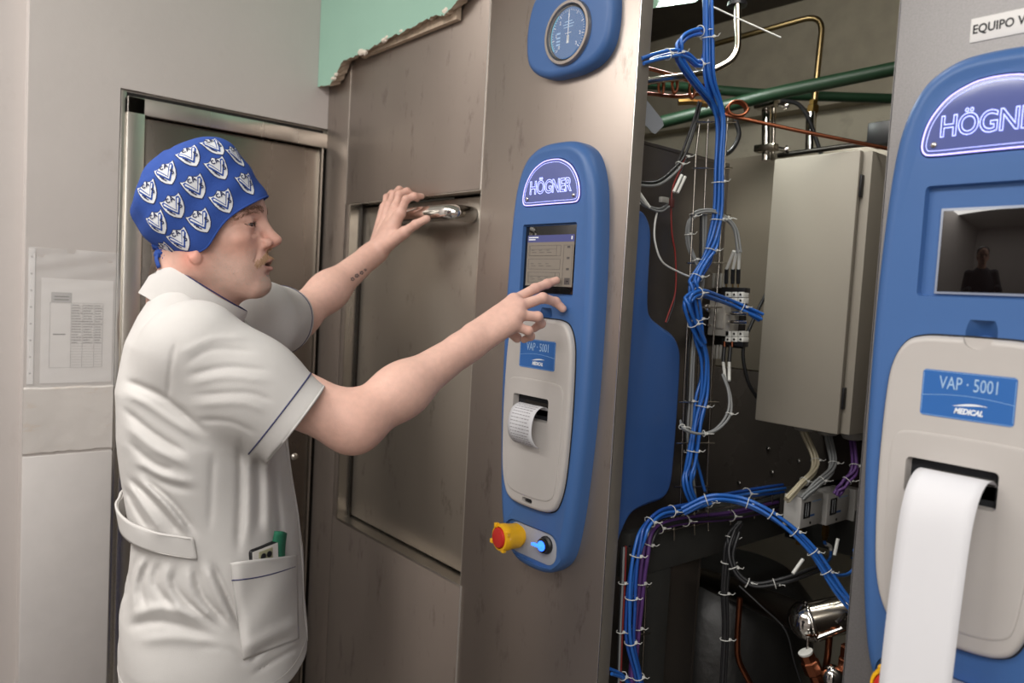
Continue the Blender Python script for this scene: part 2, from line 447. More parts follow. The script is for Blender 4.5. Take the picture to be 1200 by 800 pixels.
# folded flange at the open end, chamber side behind it
box('panel_flange', (-.8858, .0, .02), (-.884, .030, TOPZ), mat('flange steel', srgb(132, 126, 118), .4, .35, noise=.1), st, bevel=.0005)
box('flange_edge', (-.8862, -.0009, .02), (-.8835, .0007, TOPZ), bright, st, bevel=.0003)
side_m = mat('dark steel jacket', srgb(104, 98, 93), .36, .8, noise=.12, nscale=5, rnoise=.1, bump=.05, bscale=30)
box('jacket_side', (-.945, .032, .02), (-.938, .36, 1.79), side_m, st, bevel=.002)
box('jacket_back', (-1.9, .36, .02), (-.938, .366, 1.79), side_m, st)
box('jacket_top', (-2.0, .032, 1.79), (-.938, .366, 1.797), side_m, st, bevel=.001)

# second steriliser on the near side
s2 = thing('steam_sterilizer', (.6, .2, 0), 'second steel steriliser front at the near side, grey speckled sheet', 'steriliser')
box('console_panel', (-.452, 0, .02), (.10, .0018, TOPZ), ss_grey, s2, bevel=.0008)
box('front_panel', (.102, 0, .02), (1.9, .0018, TOPZ), ss_grey, s2, bevel=.0008)
box('panel_flange', (-.452, .0, .02), (-.4502, .03, TOPZ), ss_grey, s2)
box('housing', (-.40, .032, .02), (1.9, 1.0, 2.0), side_m, s2)

# printed equipment label
el = thing('equipment_label', (-.30, 0, 1.83), 'white strip label lettered EQUIPO V on the grey steel front', 'label')
box('label_strip', (-.366, -.0012, 1.8285), (-.235, 0, 1.8565), mat('label white', srgb(228, 226, 224), .5), el, bevel=.0004)
ink = mat('black ink', srgb(28, 28, 32), .6)
text_on('lettering', 'EQUIPO V', .0145, (-.336, -.0014, 1.8425), EX, EZ, ink, el, width=.054, depth=.0004, bold=.0003)
# ================================================================== blue control consoles
blue = mat('blue moulded plastic', srgb(66, 104, 160), .42, noise=.02, nscale=6, bump=.05, bscale=900, spec=.45)
blue_in = mat('blue recess plastic', srgb(42, 82, 146), .45)
gry = mat('warm grey plastic', srgb(190, 185, 181), .42, noise=.02, bump=.04, bscale=900)
gap = mat('cover gap', srgb(22, 24, 30), .7)
lab_blue = mat('blue printed label', srgb(48, 104, 176), .4)
lab_line = mat('pale blue line', srgb(150, 190, 230), .5)
lab_txt = mat('pale lettering', srgb(165, 195, 225), .5)
lab_wht = mat('white lettering', srgb(235, 240, 245), .5)
till = mat('thermal paper', srgb(222, 222, 226), .7)
till_ink = mat('thermal print', srgb(150, 148, 152), .8)
black_gl = mat('black glass', srgb(10, 10, 12), .06, spec=.6)
acryl = mat('lit acrylic plate', srgb(86, 98, 150), .12, emis=srgb(90, 84, 190), estr=.10, coat=.5)
lit = mat('lit acrylic edge', srgb(200, 200, 255), .3, emis=srgb(170, 156, 255), estr=1.8)
lit_letter = mat('lit lettering', srgb(220, 225, 255), .3, emis=srgb(150, 160, 255), estr=1.8)
chrome_s = mat('small screw steel', srgb(200, 196, 190), .25, 1.)
yellow = mat('yellow plastic', srgb(246, 186, 24), .4)
red = mat('red plastic', srgb(206, 44, 36), .4)
blk = mat('black plastic', srgb(24, 24, 27), .4)
blue_led = mat('blue lit key switch', srgb(60, 110, 255), .3, emis=srgb(40, 100, 255), estr=3.)

def sym(half):
    """outline from the points of its right half, bottom to top"""
    L_ = half + [(-a, b) for a, b in reversed(half)]
    L_ = [p for i, p in enumerate(L_) if i == 0 or abs(p[0] - L_[i - 1][0]) + abs(p[1] - L_[i - 1][1]) > 1e-4]
    return [tuple(p) for p in catmull(L_, 6, closed=True)]

def console(cx, dz, paper_kind, label, screen):
    X = lambda a: cx + a; Z = lambda b: b + dz
    t = thing('control_console', (cx, -.02, .985 + dz), label, 'control panel', 'blue control consoles')
    out = sym([(.03, .985), (.062, 1.000), (.086, 1.030), (.100, 1.090), (.110, 1.18), (.1175, 1.30), (.1200, 1.45), (.1185, 1.56), (.113, 1.66), (.104, 1.715), (.086, 1.755), (.060, 1.776), (.028, 1.785)])
    P = [(X(a), Z(b)) for a, b in out]
    body = plate('console_body', P, [(0, 0), (0, .020), (.002, .028), (.006, .034), (.012, .038), (.018, .039), (.0195, .0385)], blue, t)
    cut = []
    # recess of the screen
    if screen == 'large':
        g = (-.069, 1.507, .069, 1.632); rc = (-.071, 1.505, .071, 1.634)
        cut.append(plate('c', round_rect(X(rc[0]), rc[1], X(rc[2]), rc[3], .003), [(0, .031), (-.003, .045)], blue_in))
    else:
        g = (-.047, 1.512, .047, 1.606); rc = (-.066, 1.507, .066, 1.634)
        cut.append(plate('c', [(a, b + dz) for a, b in round_rect(X(rc[0]), rc[1], X(rc[2]), rc[3], .004)], [(0, .030), (-.003, .045)], blue_in))
    bdg = sym([(.02, 1.670), (.060, 1.670), (.0725, 1.673), (.0765, 1.686), (.070, 1.712), (.052, 1.736), (.028, 1.749), (.01, 1.7525)])
    BP = [(X(a), Z(b)) for a, b in bdg]
    cut.append(plate('c', inset_poly(BP, -.002), [(0, .0345), (0, .045)], blue))
    cut.append(plate('c', inset_poly([(X(a), Z(b)) for a, b in round_rect(-.078, 1.0, .078, 1.068, .028)], 0) , [(0, .033), (0, .05)], blue)) 
    # finger notch above the printer cover
    nb = bmesh.new(); bm_lathe(nb, [(.0, -.012), (.014, -.012), (.019, .012), (.0, .012)], (X(.006), -.040, Z(1.462)), (0, -.7, .7), 24)
    cut.append(link('c', from_bm(nb, 'n'), blue))
    boolean(body, cut); smooth_by(body.data, 35)
    # screen
    if screen == 'large':
        sc_ = box('screen', (X(g[0]), -.0335, g[1]), (X(g[2]), -.031, g[3]), black_gl, t, bevel=.0006)
        ui = mat('screen page', srgb(112, 104, 96), .3, emis=srgb(190, 178, 160), estr=.12)
        uib = mat('screen title bar', srgb(70, 74, 120), .3, emis=srgb(60, 66, 130), estr=.25)
        uid = mat('screen ruling', srgb(70, 66, 66), .4, emis=srgb(90, 84, 80), estr=.15)
        u0, u1, w0, w1 = -.062, .064, 1.5205, 1.602
        box('display_page', (X(u0), -.0337, w0), (X(u1), -.0334, w1), ui, t)
        box('display_title', (X(u0), -.0338, w1), (X(u1), -.0335, w1 + .013), uib, t)
        bm = bmesh.new(); q = lambda a, b, c, d: bm_box(bm, (X(a), -.03395, b), (X(c), -.0337, d))
        for rr in range(3):
            z0 = w0 + .006 + rr * .025
            for (a, b) in ((u0 + .005, u1 - .034), (u0 + .008, u1 - .045)) if rr != 1 else ((u0 + .005, u1 - .034),):
                for e in (0, .019 if a < u0 + .006 else .012): q(a, z0 + e, b, z0 + e + .0005)
                q(a, z0, a + .0005, z0 + .019); q(b, z0, b + .0005, z0 + .019)
            for k in range(3): q(u0 + .014 + k * .021, z0 + .006, u0 + .026 + k * .021, z0 + .0068); q(u0 + .012 + k * .021, z0 + .010, u0 + .020 + k * .021, z0 + .0108)
        for e in (.0, .026): q(u1 - .026 + e * .85, w0 + .004, u1 - .0255 + e * .85, w1 - .006)
        q(u1 - .026, w1 - .0065, u1 - .004, w1 - .006)
        q(u1 - .020, w0 + .004, u1 - .006, w0 + .016)
        for k in range(3): q(u1 - .017 , w0 + .03 + k * .02, u1 - .010, w0 + .034 + k * .02)
        link('display_ruling', from_bm(bm, 'r'), uid, t)
        bm = bmesh.new(); q(u0 + .003, w1 + .004, u0 + .022, w1 + .006); q(u0 + .003, w1 + .008, u0 + .030, w1 + .010); q(u1 - .008, w1 + .004, u1 - .005, w1 + .010)
        q(u1 - .0145, w0 + .009, u1 - .011, w0 + .011)
        link('display_text', from_bm(bm, 'r'), lab_wht, t)
    else:
        box('screen_bezel', (X(g[0] - .003), -.0335, g[1] + dz - .003), (X(g[2] + .003), -.0295, g[3] + dz + .003), mat('bezel line', srgb(150, 158, 175), .3), t, bevel=.0005)
        box('screen', (X(g[0]), -.0345, g[1] + dz), (X(g[2]), -.033, g[3] + dz), mat('dark mirror glass', srgb(14, 10, 10), .03, spec=.8), t, bevel=.0004)
    # lit badge
    b_ = plate('logo_badge', BP, [(.0, .0345), (0, .039), (.001, .040), (.0035, .0405)], acryl, t)
    bm = bmesh.new(); ins = inset_poly(BP, .0012); bm_sweep(bm, [(a, -.0402, b) for a, b in ins] + [(ins[0][0], -.0402, ins[0][1])], .0010, 6)
    link('badge_rim_light', from_bm(bm, 'rim'), lit, b_)
    ins = inset_poly(BP, .006)
    bm = bmesh.new(); bm_sweep(bm, [(a, -.0406, b) for a, b in ins] + [(ins[0][0], -.0406, ins[0][1])], .00035, 5)
    link('badge_bevel_line', from_bm(bm, 'rim'), lit_letter, b_)
    # outlined letters: curve outline tubes
    cu = bpy.data.curves.new('t', 'FONT'); cu.body = 'HÖGNER'; cu.size = .034; cu.fill_mode = 'NONE'; cu.bevel_depth = .00055; cu.bevel_resolution = 1
    cu.align_x = 'CENTER'; cu.resolution_u = 4; cu.offset = .0004; cu.space_character = .97
    to = bpy.data.objects.new('t', cu); COL.objects.link(to); bpy.context.view_layer.update()
    me = bpy.data.meshes.new_from_object(to.evaluated_get(bpy.context.evaluated_depsgraph_get())); bpy.data.objects.remove(to)
    xs = [v.co.x for v in me.vertices]; w_ = max(xs) - min(xs); mx = (max(xs) + min(xs)) / 2
    ys = [v.co.y for v in me.vertices]; y0 = min(ys)
    for v in me.vertices: v.co = Vector((X((v.co.x - mx) / w_ * .112), -.0408 - v.co.z, Z(1.6905) + (v.co.y - y0)))
    me.materials.clear(); link('badge_lettering', me, lit_letter, b_)
    for sx in (-1, 1):
        lathe('badge_screw', [(.0035, 0), (.0035, .0015), (.002, .0028), (0, .003)], (X(sx * .062), -.0405, Z(1.683)), -EY, chrome_s, b_, 14)
    # printer cover
    cov = sym([(.03, 1.105), (.060, 1.112), (.074, 1.130), (.084, 1.165), (.089, 1.22), (.0915, 1.30), (.090, 1.385), (.085, 1.425), (.072, 1.450), (.052, 1.4585), (.02, 1.460)])
    CP = [(X(a), Z(b)) for a, b in cov]
    plate('cover_gap', inset_poly(CP, -.0022), [(0, .036), (0, .0395)], gap, t)
    pc = plate('printer_cover', CP, [(0, .037), (0, .044), (.0015, .0475), (.004, .0495), (.007, .050), (.0075, .050)], gry, t)
    emb = sym([(.03, 1.126), (.058, 1.133), (.069, 1.150), (.0745, 1.20), (.077, 1.26), (.0775, 1.315), (.074, 1.335), (.062, 1.345), (.02, 1.347)])
    EP = [(X(a), Z(b)) for a, b in emb]
    nb = bmesh.new(); bm_lathe(nb, [(.0, -.004), (.0155, -.004), (.0155, .010), (.0, .010)], (X(.006), -.0485, Z(1.4625)), -EY, 28)
    c1 = link('c', from_bm(nb, 'n'), gry)
    c2 = plate('c', [(X(a), Z(b)) for a, b in round_rect(-.055, 1.273, .038, 1.312, .003)], [(0, .036), (-.003, .056)], gry)
    c3 = plate('c', [(X(a), Z(b)) for a, b in round_rect(-.018, 1.1135, .010, 1.1225, .004)], [(0, .040), (0, .056)], gry)
    boolean(pc, [c1, c2, c3]); smooth_by(pc.data, 35)
    # raised field: a soft ridge around it
    pc2 = plate('cover_field', EP, [(0, .0485), (.0008, .0512), (.003, .0518), (.0035, .0518)], gry, t)
    c2 = plate('c', [(X(a), Z(b)) for a, b in round_rect(-.055, 1.273, .038, 1.312, .003)], [(0, .038), (-.0035, .056)], gry)
    boolean(pc2, [c2]); smooth_by(pc2.data, 35)
    box('cover_slot', (X(-.052), -.0372, Z(1.275)), (X(.036), -.0368, Z(1.310)), gry, t)
    box('paper_slot', (X(-.035), -.0395, Z(1.279)), (X(.036), -.0372, Z(1.305)), blk, t, bevel=.001)
    box('tear_bar', (X(-.034), -.0435, Z(1.297)), (X(.035), -.039, Z(1.304)), bk_metal, t, bevel=.0005)
    box('cover_latch', (X(-.012), -.0475, Z(1.1145)), (X(.004), -.042, Z(1.119)), blk, t, bevel=.001)
    # label on the cover
    lx0, lx1, lz0, lz1 = -.0475, .0495, 1.3665, 1.4205
    lb = plate('cover_label', [(X(a), Z(b)) for a, b in round_rect(lx0, lz0, lx1, lz1, .004)], [(0, .0498), (0, .0505)], lab_blue, t)
    bm = bmesh.new()
    for (a, b, c_, d) in ((lx0 + .001, lz0 + .001, lx1 - .001, lz0 + .0015), (lx0 + .001, lz1 - .0015, lx1 - .001, lz1 - .001), (lx0 + .001, lz0 + .004, lx0 + .0015, lz1 - .004), (lx1 - .0015, lz0 + .004, lx1 - .001, lz1 - .004)):
        bm_box(bm, (X(a), -.0507, Z(b)), (X(c_), -.0505, Z(d)))
    bm_sweep(bm, [(X(lx0 + .001 + (lx1 - lx0 - .002) * k / 12), -.0506, Z(1.390 + .004 * math.sin(PI * k / 12))) for k in range(13)], .0003, 4)
    link('label_border', from_bm(bm, 'lbd'), lab_line, lb)
    text_on('label_lettering', 'VAP · 5001', .021, (X(.001), -.0507, Z(1.407)), EX, EZ, lab_txt, lb, width=.060, depth=.0003)
    text_on('label_lettering', 'MEDICAL', .0085, (X(.004), -.0507, Z(1.3765)), EX, EZ, lab_wht, lb, width=.030, depth=.0003, bold=.0004, shear=.3)
    bm = bmesh.new(); pts = []
    for k in range(15):
        a = k / 14; pts.append((a, .0105 * a ** .6 * 1.0))
    up = [(-.017 + .036 * a, .0045 * math.sin(a * 2.4)) for a, _ in pts]; lo_ = [(-.017 + .034 * a, .0045 * math.sin(a * 2.4) - .0024 * math.sin(PI * min(1, a * 1.02)) - .0002) for a, _ in pts]
    vs = [bm.verts.new((X(.004 + a), -.0508, Z(1.3815 + b))) for a, b in up]; vl = [bm.verts.new((X(.004 + a), -.0508, Z(1.3815 + b))) for a, b in lo_]
    for k in range(14): bm.faces.new((vs[k], vs[k + 1], vl[k + 1], vl[k]))
    link('label_swoosh', from_bm(bm, 'sw'), lab_wht, lb)
    # controls
    ch = plate('switch_plate', [(X(a), Z(b)) for a, b in round_rect(-.066, 1.006, .066, 1.064, .024)], [(0, .0325), (0, .0338), (.001, .0342)], mat('switch plate', srgb(166, 168, 176), .4), t)
    ex, ez = X(-.036), Z(1.040)
    ax = np.array([-.10, -1., .03]); ax /= np.linalg.norm(ax)
    e = lathe('emergency_stop', [(.019, 0), (.019, .006), (.0235, .008), (.0245, .030), (.026, .034), (.026, .046), (.0245, .049), (.021, .050), (.021, .044), (0, .044)], (ex, -.033, ez), ax, yellow, t, 28)
    lathe('red_button', [(.0195, .041), (.0195, .050), (.018, .053), (.012, .0545), (0, .0545)], (ex, -.033, ez), ax, red, e, 28)
    for k in range(4):
        a = k * PI / 2 + .5; c = np.array([ex, -.033, ez]) + ax * .047 + .0245 * np.array([math.cos(a), 0, math.sin(a)])
        bm = bmesh.new(); bm_box(bm, c - .004, c + .004, .001); link('collar_tab', from_bm(bm, 'ct'), yellow, e)
    k_ = lathe('key_switch', [(.0165, 0), (.0165, .004), (.0135, .007), (.0135, .012), (.011, .0135), (0, .0135)], (X(.040), -.034, Z(1.043)), -EY, blk, t, 24)
    lathe('switch_light', [(.0095, .0136), (.0095, .0150), (.004, .0155), (0, .0155)], (X(.040), -.034, Z(1.043)), -EY, blue_led, k_, 20)
    bm = bmesh.new(); bm_box(bm, (X(.020), -.056, Z(1.0405)), (X(.046), -.049, Z(1.0455)), .0015)
    link('switch_key', from_bm(bm, 'ky'), blue_led, k_)
    # printed strip
    if paper_kind == 'curl':
        x0, x1 = X(-.034), X(.033); prof = [(-.039, 1.291), (-.046, 1.297), (-.055, 1.300), (-.066, 1.297), (-.076, 1.288), (-.082, 1.274), (-.083, 1.258), (-.079, 1.243), (-.071, 1.231), (-.062, 1.224)]
    else:
        x0, x1 = X(-.037), X(.037); prof = [(-.039, 1.296), (-.048, 1.302), (-.062, 1.306), (-.078, 1.303), (-.092, 1.292), (-.101, 1.275), (-.106, 1.25), (-.108, 1.20), (-.109, 1.12), (-.108, 1.02), (-.105, .90), (-.100, .80), (-.094, .74)]
    prof = [(a, 0, b) for a, b in prof]; prof = catmull([np.array(p) for p in prof], 5)
    bm = bmesh.new(); rows = []
    for i, p in enumerate(prof):
        s = 0 if paper_kind == 'curl' else max(0, 1.30 - p[2]) * -.025
        rows.append([bm.verts.new((x0 + (x1 - x0) * j / 6 + s * 1., p[0] + (.0006 * math.sin(j * 1.1 + i * .3) if i > 6 else 0), Z(p[2]))) for j in range(7)])
    for a, b in zip(rows, rows[1:]):
        for j in range(6): bm.faces.new((a[j], a[j + 1], b[j + 1], b[j]))
    me = from_bm(bm, 'pp'); o = link('paper_strip', me, till, t, 180)
    sd = o.modifiers.new('s', 'SOLIDIFY'); sd.thickness = .0003
    if paper_kind == 'curl':
        bm = bmesh.new(); rp = random.Random(5)
        for i in range(8, len(prof) - 3, 2):
            p, q = prof[i], prof[i + 1]; d = q - p; d /= np.linalg.norm(d); nrm = np.array([d[2], 0, -d[0]]) * 1.
            nrm = nrm if nrm[0] < 0 else -nrm
            xx = x0 + .008
            while xx < x1 - .012:
                l = rp.uniform(.003, .008)
                a = p + nrm * .0006; b = p + d * .0014 + nrm * .0006
                vs = [bm.verts.new(v) for v in ((xx, a[0], Z(a[2])), (xx + l, a[0], Z(a[2])), (xx + l, b[0], Z(b[2])), (xx, b[0], Z(b[2])))]
                bm.faces.new(vs); xx += l + .0018
        link('printed_lines', from_bm(bm, 'pl'), till_ink, o)
    return t

console(-1.040, 0., 'curl', 'blue control console with its touchscreen being tapped and a short curled printout', 'large')
console(-.318, .021, 'long', 'blue control console with a long white paper strip hanging from its printer', 'small')

# ---- blue plate with the round pressure gauge
gp = thing('pressure_gauge', (-1.04, -.01, 1.98), 'round dial pressure gauge in a wide blue plastic surround above the console', 'gauge')
go = [(-1.153, 1.985), (-1.150, 2.03), (-1.135, 2.066), (-1.10, 2.085), (-1.04, 2.09), (-.98, 2.085), (-.945, 2.066), (-.931, 2.03), (-.928, 1.985), (-.936, 1.945), (-.96, 1.920), (-1.0, 1.909), (-1.04, 1.907), (-1.08, 1.909), (-1.118, 1.922), (-1.144, 1.945)]
go = [tuple(p) for p in catmull(go, 6, closed=True)]
gb = plate('gauge_surround', go, [(0, 0), (0, .016), (.003, .022), (.009, .026), (.013, .0265)], blue, gp)
gc = (-1.031, 0, 1.980)
lathe('gauge_bezel', [(.058, .018), (.058, .031), (.056, .034), (.051, .034), (.0495, .031), (.0495, .0268), (0, .0268)], gc, -EY, mat('satin ring', srgb(176, 168, 162), .3, .9), gp, 48)
lathe('gauge_seal', [(.0496, .0265), (.0496, .030), (.0465, .0295), (.0465, .0268), (0, .0268)], gc, -EY, blk, gp, 48)
lathe('gauge_dial', [(.046, .0268), (.046, .0275), (0, .0275)], gc, -EY, mat('blue dial', srgb(40, 98, 158), .4), gp, 48)
bm = bmesh.new(); y = -.0278
def dial(a, r0, r1, w, bm=bm):
    ca, sa = math.cos(a), math.sin(a); c = [gc[0], y, gc[2]]
    pts = [(r0, -w), (r1, -w), (r1, w), (r0, w)]
    bm.faces.new([bm.verts.new((gc[0] + r * ca - q * sa, y, gc[2] + r * sa + q * ca)) for r, q in pts])
for k in range(41):
    a = math.radians(225 - k * 6.75); dial(a, .039 if k % 5 else .036, .042, .0003 if k % 5 else .0006)
link('dial_scale', from_bm(bm, 'ds'), lab_wht, gp)
bm = bmesh.new()
for k in range(18): dial(math.radians(215 - k * 5), .0425, .0450, .0016, bm)
link('dial_arc', from_bm(bm, 'da'), mat('cyan arc', srgb(80, 190, 220), .5), gp)
for s, a in (('0', 225), ('1', 180), ('2', 135), ('3', 90), ('2', -10), ('3', -45)):
    a = math.radians(a); text_on('dial_numeral', s, .009, (gc[0] + .031 * math.cos(a), y, gc[2] + .031 * math.sin(a)), EX, EZ, lab_wht, gp, depth=.0002)
bm = bmesh.new(); dial(PI / 2, -.014, .036, .0009, bm); dial(PI / 2, -.018, -.004, .0028, bm); dial(0, -.008, .008, .0004, bm)
link('dial_needle', from_bm(bm, 'dn'), lab_wht, gp)
bm = bmesh.new()
for zz, w in ((.020, .010), (.015, .014), (.010, .012)): bm_box(bm, (gc[0] - w, y - .0001, gc[2] + zz), (gc[0] + w, y, gc[2] + zz + .0016))
for zz in (.002, -.006, -.012, -.018): bm_box(bm, (gc[0] - .030, y - .0001, gc[2] + zz), (gc[0] - .020, y, gc[2] + zz + .003))
link('dial_print', from_bm(bm, 'dp'), lab_line, gp)
lathe('gauge_glass', [(.0464, .0325), (.0464, .033), (0, .033)], gc, -EY, mat('clear dial glass', (1, 1, 1, 1), .03, spec=.6, alpha=.06), gp, 48)
# ================================================================== service bay between the two machines
cream = mat('dirty cream wall', srgb(206, 199, 180), .85, noise=.12, nscale=5, bump=.3, bscale=30, stain=(srgb(110, 100, 84), 4, .55, None, .5))
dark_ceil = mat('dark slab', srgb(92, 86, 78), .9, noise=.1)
S(box('wall_bay', (-3.2, 1.25, 0), (2.6, 1.35, 2.9), cream))
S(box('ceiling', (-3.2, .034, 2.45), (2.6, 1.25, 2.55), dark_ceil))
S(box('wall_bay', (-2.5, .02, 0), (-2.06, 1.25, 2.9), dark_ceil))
S(box('trim_5', (-2.0, 1.19, 2.12), (2.0, 1.25, 2.45), mat('wall band', srgb(170, 162, 144), .9, noise=.1)))
pan_m = mat('brown stainless sheet', srgb(138, 128, 114), .4, .25, noise=.08, nscale=6, rnoise=.08)
low_m = mat('sheet with painted dark reflection', srgb(80, 73, 68), .3, .15, noise=.2, nscale=6, rnoise=.1)  # dark reflection below the panel's reflection line, put into the base colour
bp = thing('back_panel', (-.8, .8, 0), 'dark stainless backing sheet behind the cables and grey enclosure', 'panel')
box('panel_sheet', (-1.6, .80, 1.338), (-.41, .804, 1.905), pan_m, bp, bevel=.001)
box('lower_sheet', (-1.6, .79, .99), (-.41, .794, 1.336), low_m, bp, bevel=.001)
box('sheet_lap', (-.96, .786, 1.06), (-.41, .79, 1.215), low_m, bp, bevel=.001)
for px, py in ((900, 525), (904.6, 553), (866, 565.6), (936, 540)):
    lathe('bolt', [(.005, 0), (.005, .002), (.003, .0035), (0, .0035)], onY(px, py, .786), -EY, chrome_s, bp, 12)

# grey electrical enclosure
bx = thing('electrical_enclosure', (-.80, .6, 1.256), 'tall light grey steel electrical cabinet hanging over the pressure switches', 'enclosure')
encl = mat('grey enamelled steel', srgb(158, 151, 139), .5, noise=.04, nscale=3, bump=.08, bscale=600)
box('enclosure_body', (-.916, .514, 1.257), (-.712, .78, 1.824), encl, bx, bevel=.002)
box('enclosure_door', (-.917, .498, 1.256), (-.729, .512, 1.825), encl, bx, bevel=.003)
for z in (1.755, 1.33): box('hinge', (-.7285, .502, z - .022), (-.7245, .514, z + .022), blk, bx, bevel=.001)
gl = mat('clear grey gland', srgb(150, 148, 142), .35)
for k, x in enumerate((-.855, -.800, -.745)):
    lathe('cable_gland', [(.024, 0), (.024, .012), (.019, .020), (.012, .022), (0, .022)], (x, .60, 1.257), -EZ, gl, bx, 20)
tie_m = mat('white nylon', srgb(215, 215, 210), .5)
def tie(P, i, r, par, name='cable_tie', tail=.02, m=tie_m):
    """nylon tie round a bundle at point i of its path"""
    p = np.array(P[i]); d = unit_(P[min(i + 1, len(P) - 1)] - P[max(i - 1, 0)]); u = np.cross(d, [.3, .9, .2]); u = unit_(u); v = np.cross(d, u)
    bm = bmesh.new(); R = [p + r * (u * math.cos(a) + v * math.sin(a)) for a in np.linspace(0, 2 * PI, 17)]
    bm_sweep(bm, R, .0009, 5, False)
    side = unit_(M[:, 0] * .8 + M[:, 2] * .5 - d * .1)
    bm_box(bm, p + side * r - .0022, p + side * r + .0022, .0005)
    bm_sweep(bm, [p + side * r, p + side * (r + tail * .5) + d * .002, p + side * (r + tail * .75) - d * .002], .0007, 4)
    return link(name, from_bm(bm, 'tie'), m, par)
def unit_(v): v = np.asarray(v, float); return v / np.linalg.norm(v)
def bundle(name, label, P, n, spread, r, m, ties=(), cat='cable', wob=.25, tie_r=None, seed=0, group=None, tail=.016, ends=None):
    """n tubes running together along P, tied at the given fractions"""
    C = catmull(P, 7); t = thing(name, C[0], label, cat, group); rp = random.Random(seed)
    up = np.array([.25, .35, .9]); L = len(C)
    for k in range(n):
        a = 2 * PI * k / max(n, 1) + .4; ph = rp.uniform(0, 6); Q = []
        for i, c in enumerate(C):
            d = unit_(C[min(i + 1, L - 1)] - C[max(i - 1, 0)]); u = unit_(np.cross(d, up)); v = np.cross(d, u)
            aa = a + wob * math.sin(i * .12 + ph); rr = 0 if n == 1 else spread * (1 + .25 * math.sin(i * .2 + ph * 2))
            Q.append(c + rr * (u * math.cos(aa) + v * math.sin(aa)))
        mm = m[k % len(m)] if isinstance(m, (list, tuple)) else m
        tube('tube', Q, r, mm, t, 8)
    for f in ties:
        tie(C, int(f * (L - 1)), tie_r or (spread + r) * 1.15, t, tail=tail)
    return t
pu = mat('blue polyurethane tube', srgb(40, 100, 184), .3, spec=.6)
pu_d = mat('deep blue tube', srgb(32, 78, 158), .3, spec=.6)
purple = mat('purple cable', srgb(92, 58, 120), .45); blkc = mat('black cable', srgb(32, 32, 34), .45)
greyc = mat('grey cable', srgb(132, 134, 134), .45); whitec = mat('white sleeve', srgb(222, 222, 216), .5); creamc = mat('cream cable', srgb(196, 186, 160), .5)
copper = mat('copper pipe', srgb(140, 84, 60), .35, 1., noise=.2, nscale=30); brass = mat('brass', srgb(176, 140, 80), .3, 1.)
green_p = mat('green plastic pipe', srgb(26, 54, 34), .45); pipe_ss = mat('steel pipe', srgb(170, 162, 150), .18, 1.)
XT = -.897
TX = lambda pts, x=XT: [onX(px, py, x) for px, py in pts]
TD = lambda pts: [at(px, py, d) for px, py, d in pts]

# blue moulded housing behind the console panel
prof = [(.032, 1.668), (.060, 1.664), (.078, 1.650), (.088, 1.625), (.090, 1.58), (.092, 1.51), (.100, 1.480), (.130, 1.462), (.168, 1.446), (.190, 1.425), (.200, 1.39), (.202, 1.30), (.201, 1.20), (.196, 1.150), (.175, 1.124), (.130, 1.118), (.085, 1.108), (.062, 1.080), (.048, 1.050), (.032, 1.040)]
pf = [tuple(p) for p in catmull([np.array(p) for p in prof], 4)]
plate('rear_housing', pf, [(0, .0), (0, .022), (.003, .031), (.009, .037), (.012, .038)], mat('deep blue moulded plastic', srgb(60, 98, 160), .38, noise=.02, bump=.04, bscale=500), None, to3=lambda a, b, h: (-.935 + h, a, b), ang=50)
tag(bpy.data.objects['rear_housing'], 'stepped blue moulded housing behind the console panel edge', 'housing')

# wire cable trays
chr_w = mat('zinc wire', srgb(170, 164, 156), .25, 1.)
tr = thing('cable_tray', onX(812, 380, XT), 'vertical zinc wire tray carrying the blue tubes beside the valve block', 'cable tray')
L1 = TX([(820, 143), (815.6, 180), (806, 372), (801, 470), (797, 600)]); L2 = TX([(830, 140), (828, 180), (822.5, 301), (817, 470), (813, 600)], XT - .012); L3 = TX([(853, 138), (850, 180), (842, 317), (834.6, 417), (827.5, 590)])
for L_ in (L1, L2, L3): tube('long_wire', L_, .0021, chr_w, tr, 8)
for a, b, y in ((818, 862, 143), (814, 858, 197), (812, 856, 252), (808, 851, 308), (803, 846, 360), (799, 842, 471), (796, 837, 519), (794, 832, 570)):
    tube('cross_wire', TX([(a - 3, y), (b, y)], XT + .003), .0017, chr_w, tr, 8)
t2 = thing('cable_tray', onX(800, 615, XT), 'horizontal zinc wire tray bending down at its near end under purple cables', 'cable tray')
for dy in (0, 13):
    tube('long_wire', catmull(TX([(915, 577 + dy), (860, 592 + dy), (800, 605 + dy), (770, 613 + dy), (757 + dy * .3, 632 + dy), (750 + dy * .6, 665), (748 + dy * .6, 720), (744 + dy * .6, 800)], XT + .004), 6), .0020, chr_w, t2, 8)
for px in (905, 884, 856, 830, 814, 790):
    yy_ = 577 + (915 - px) * .27; tube('cross_wire', TX([(px, yy_ - 6), (px, yy_ + 22)], XT + .006), .0017, chr_w, t2, 8)
for py in (640, 690, 745): tube('cross_wire', TX([(737, py), (762, py - 3)], XT + .006), .0017, chr_w, t2, 8)

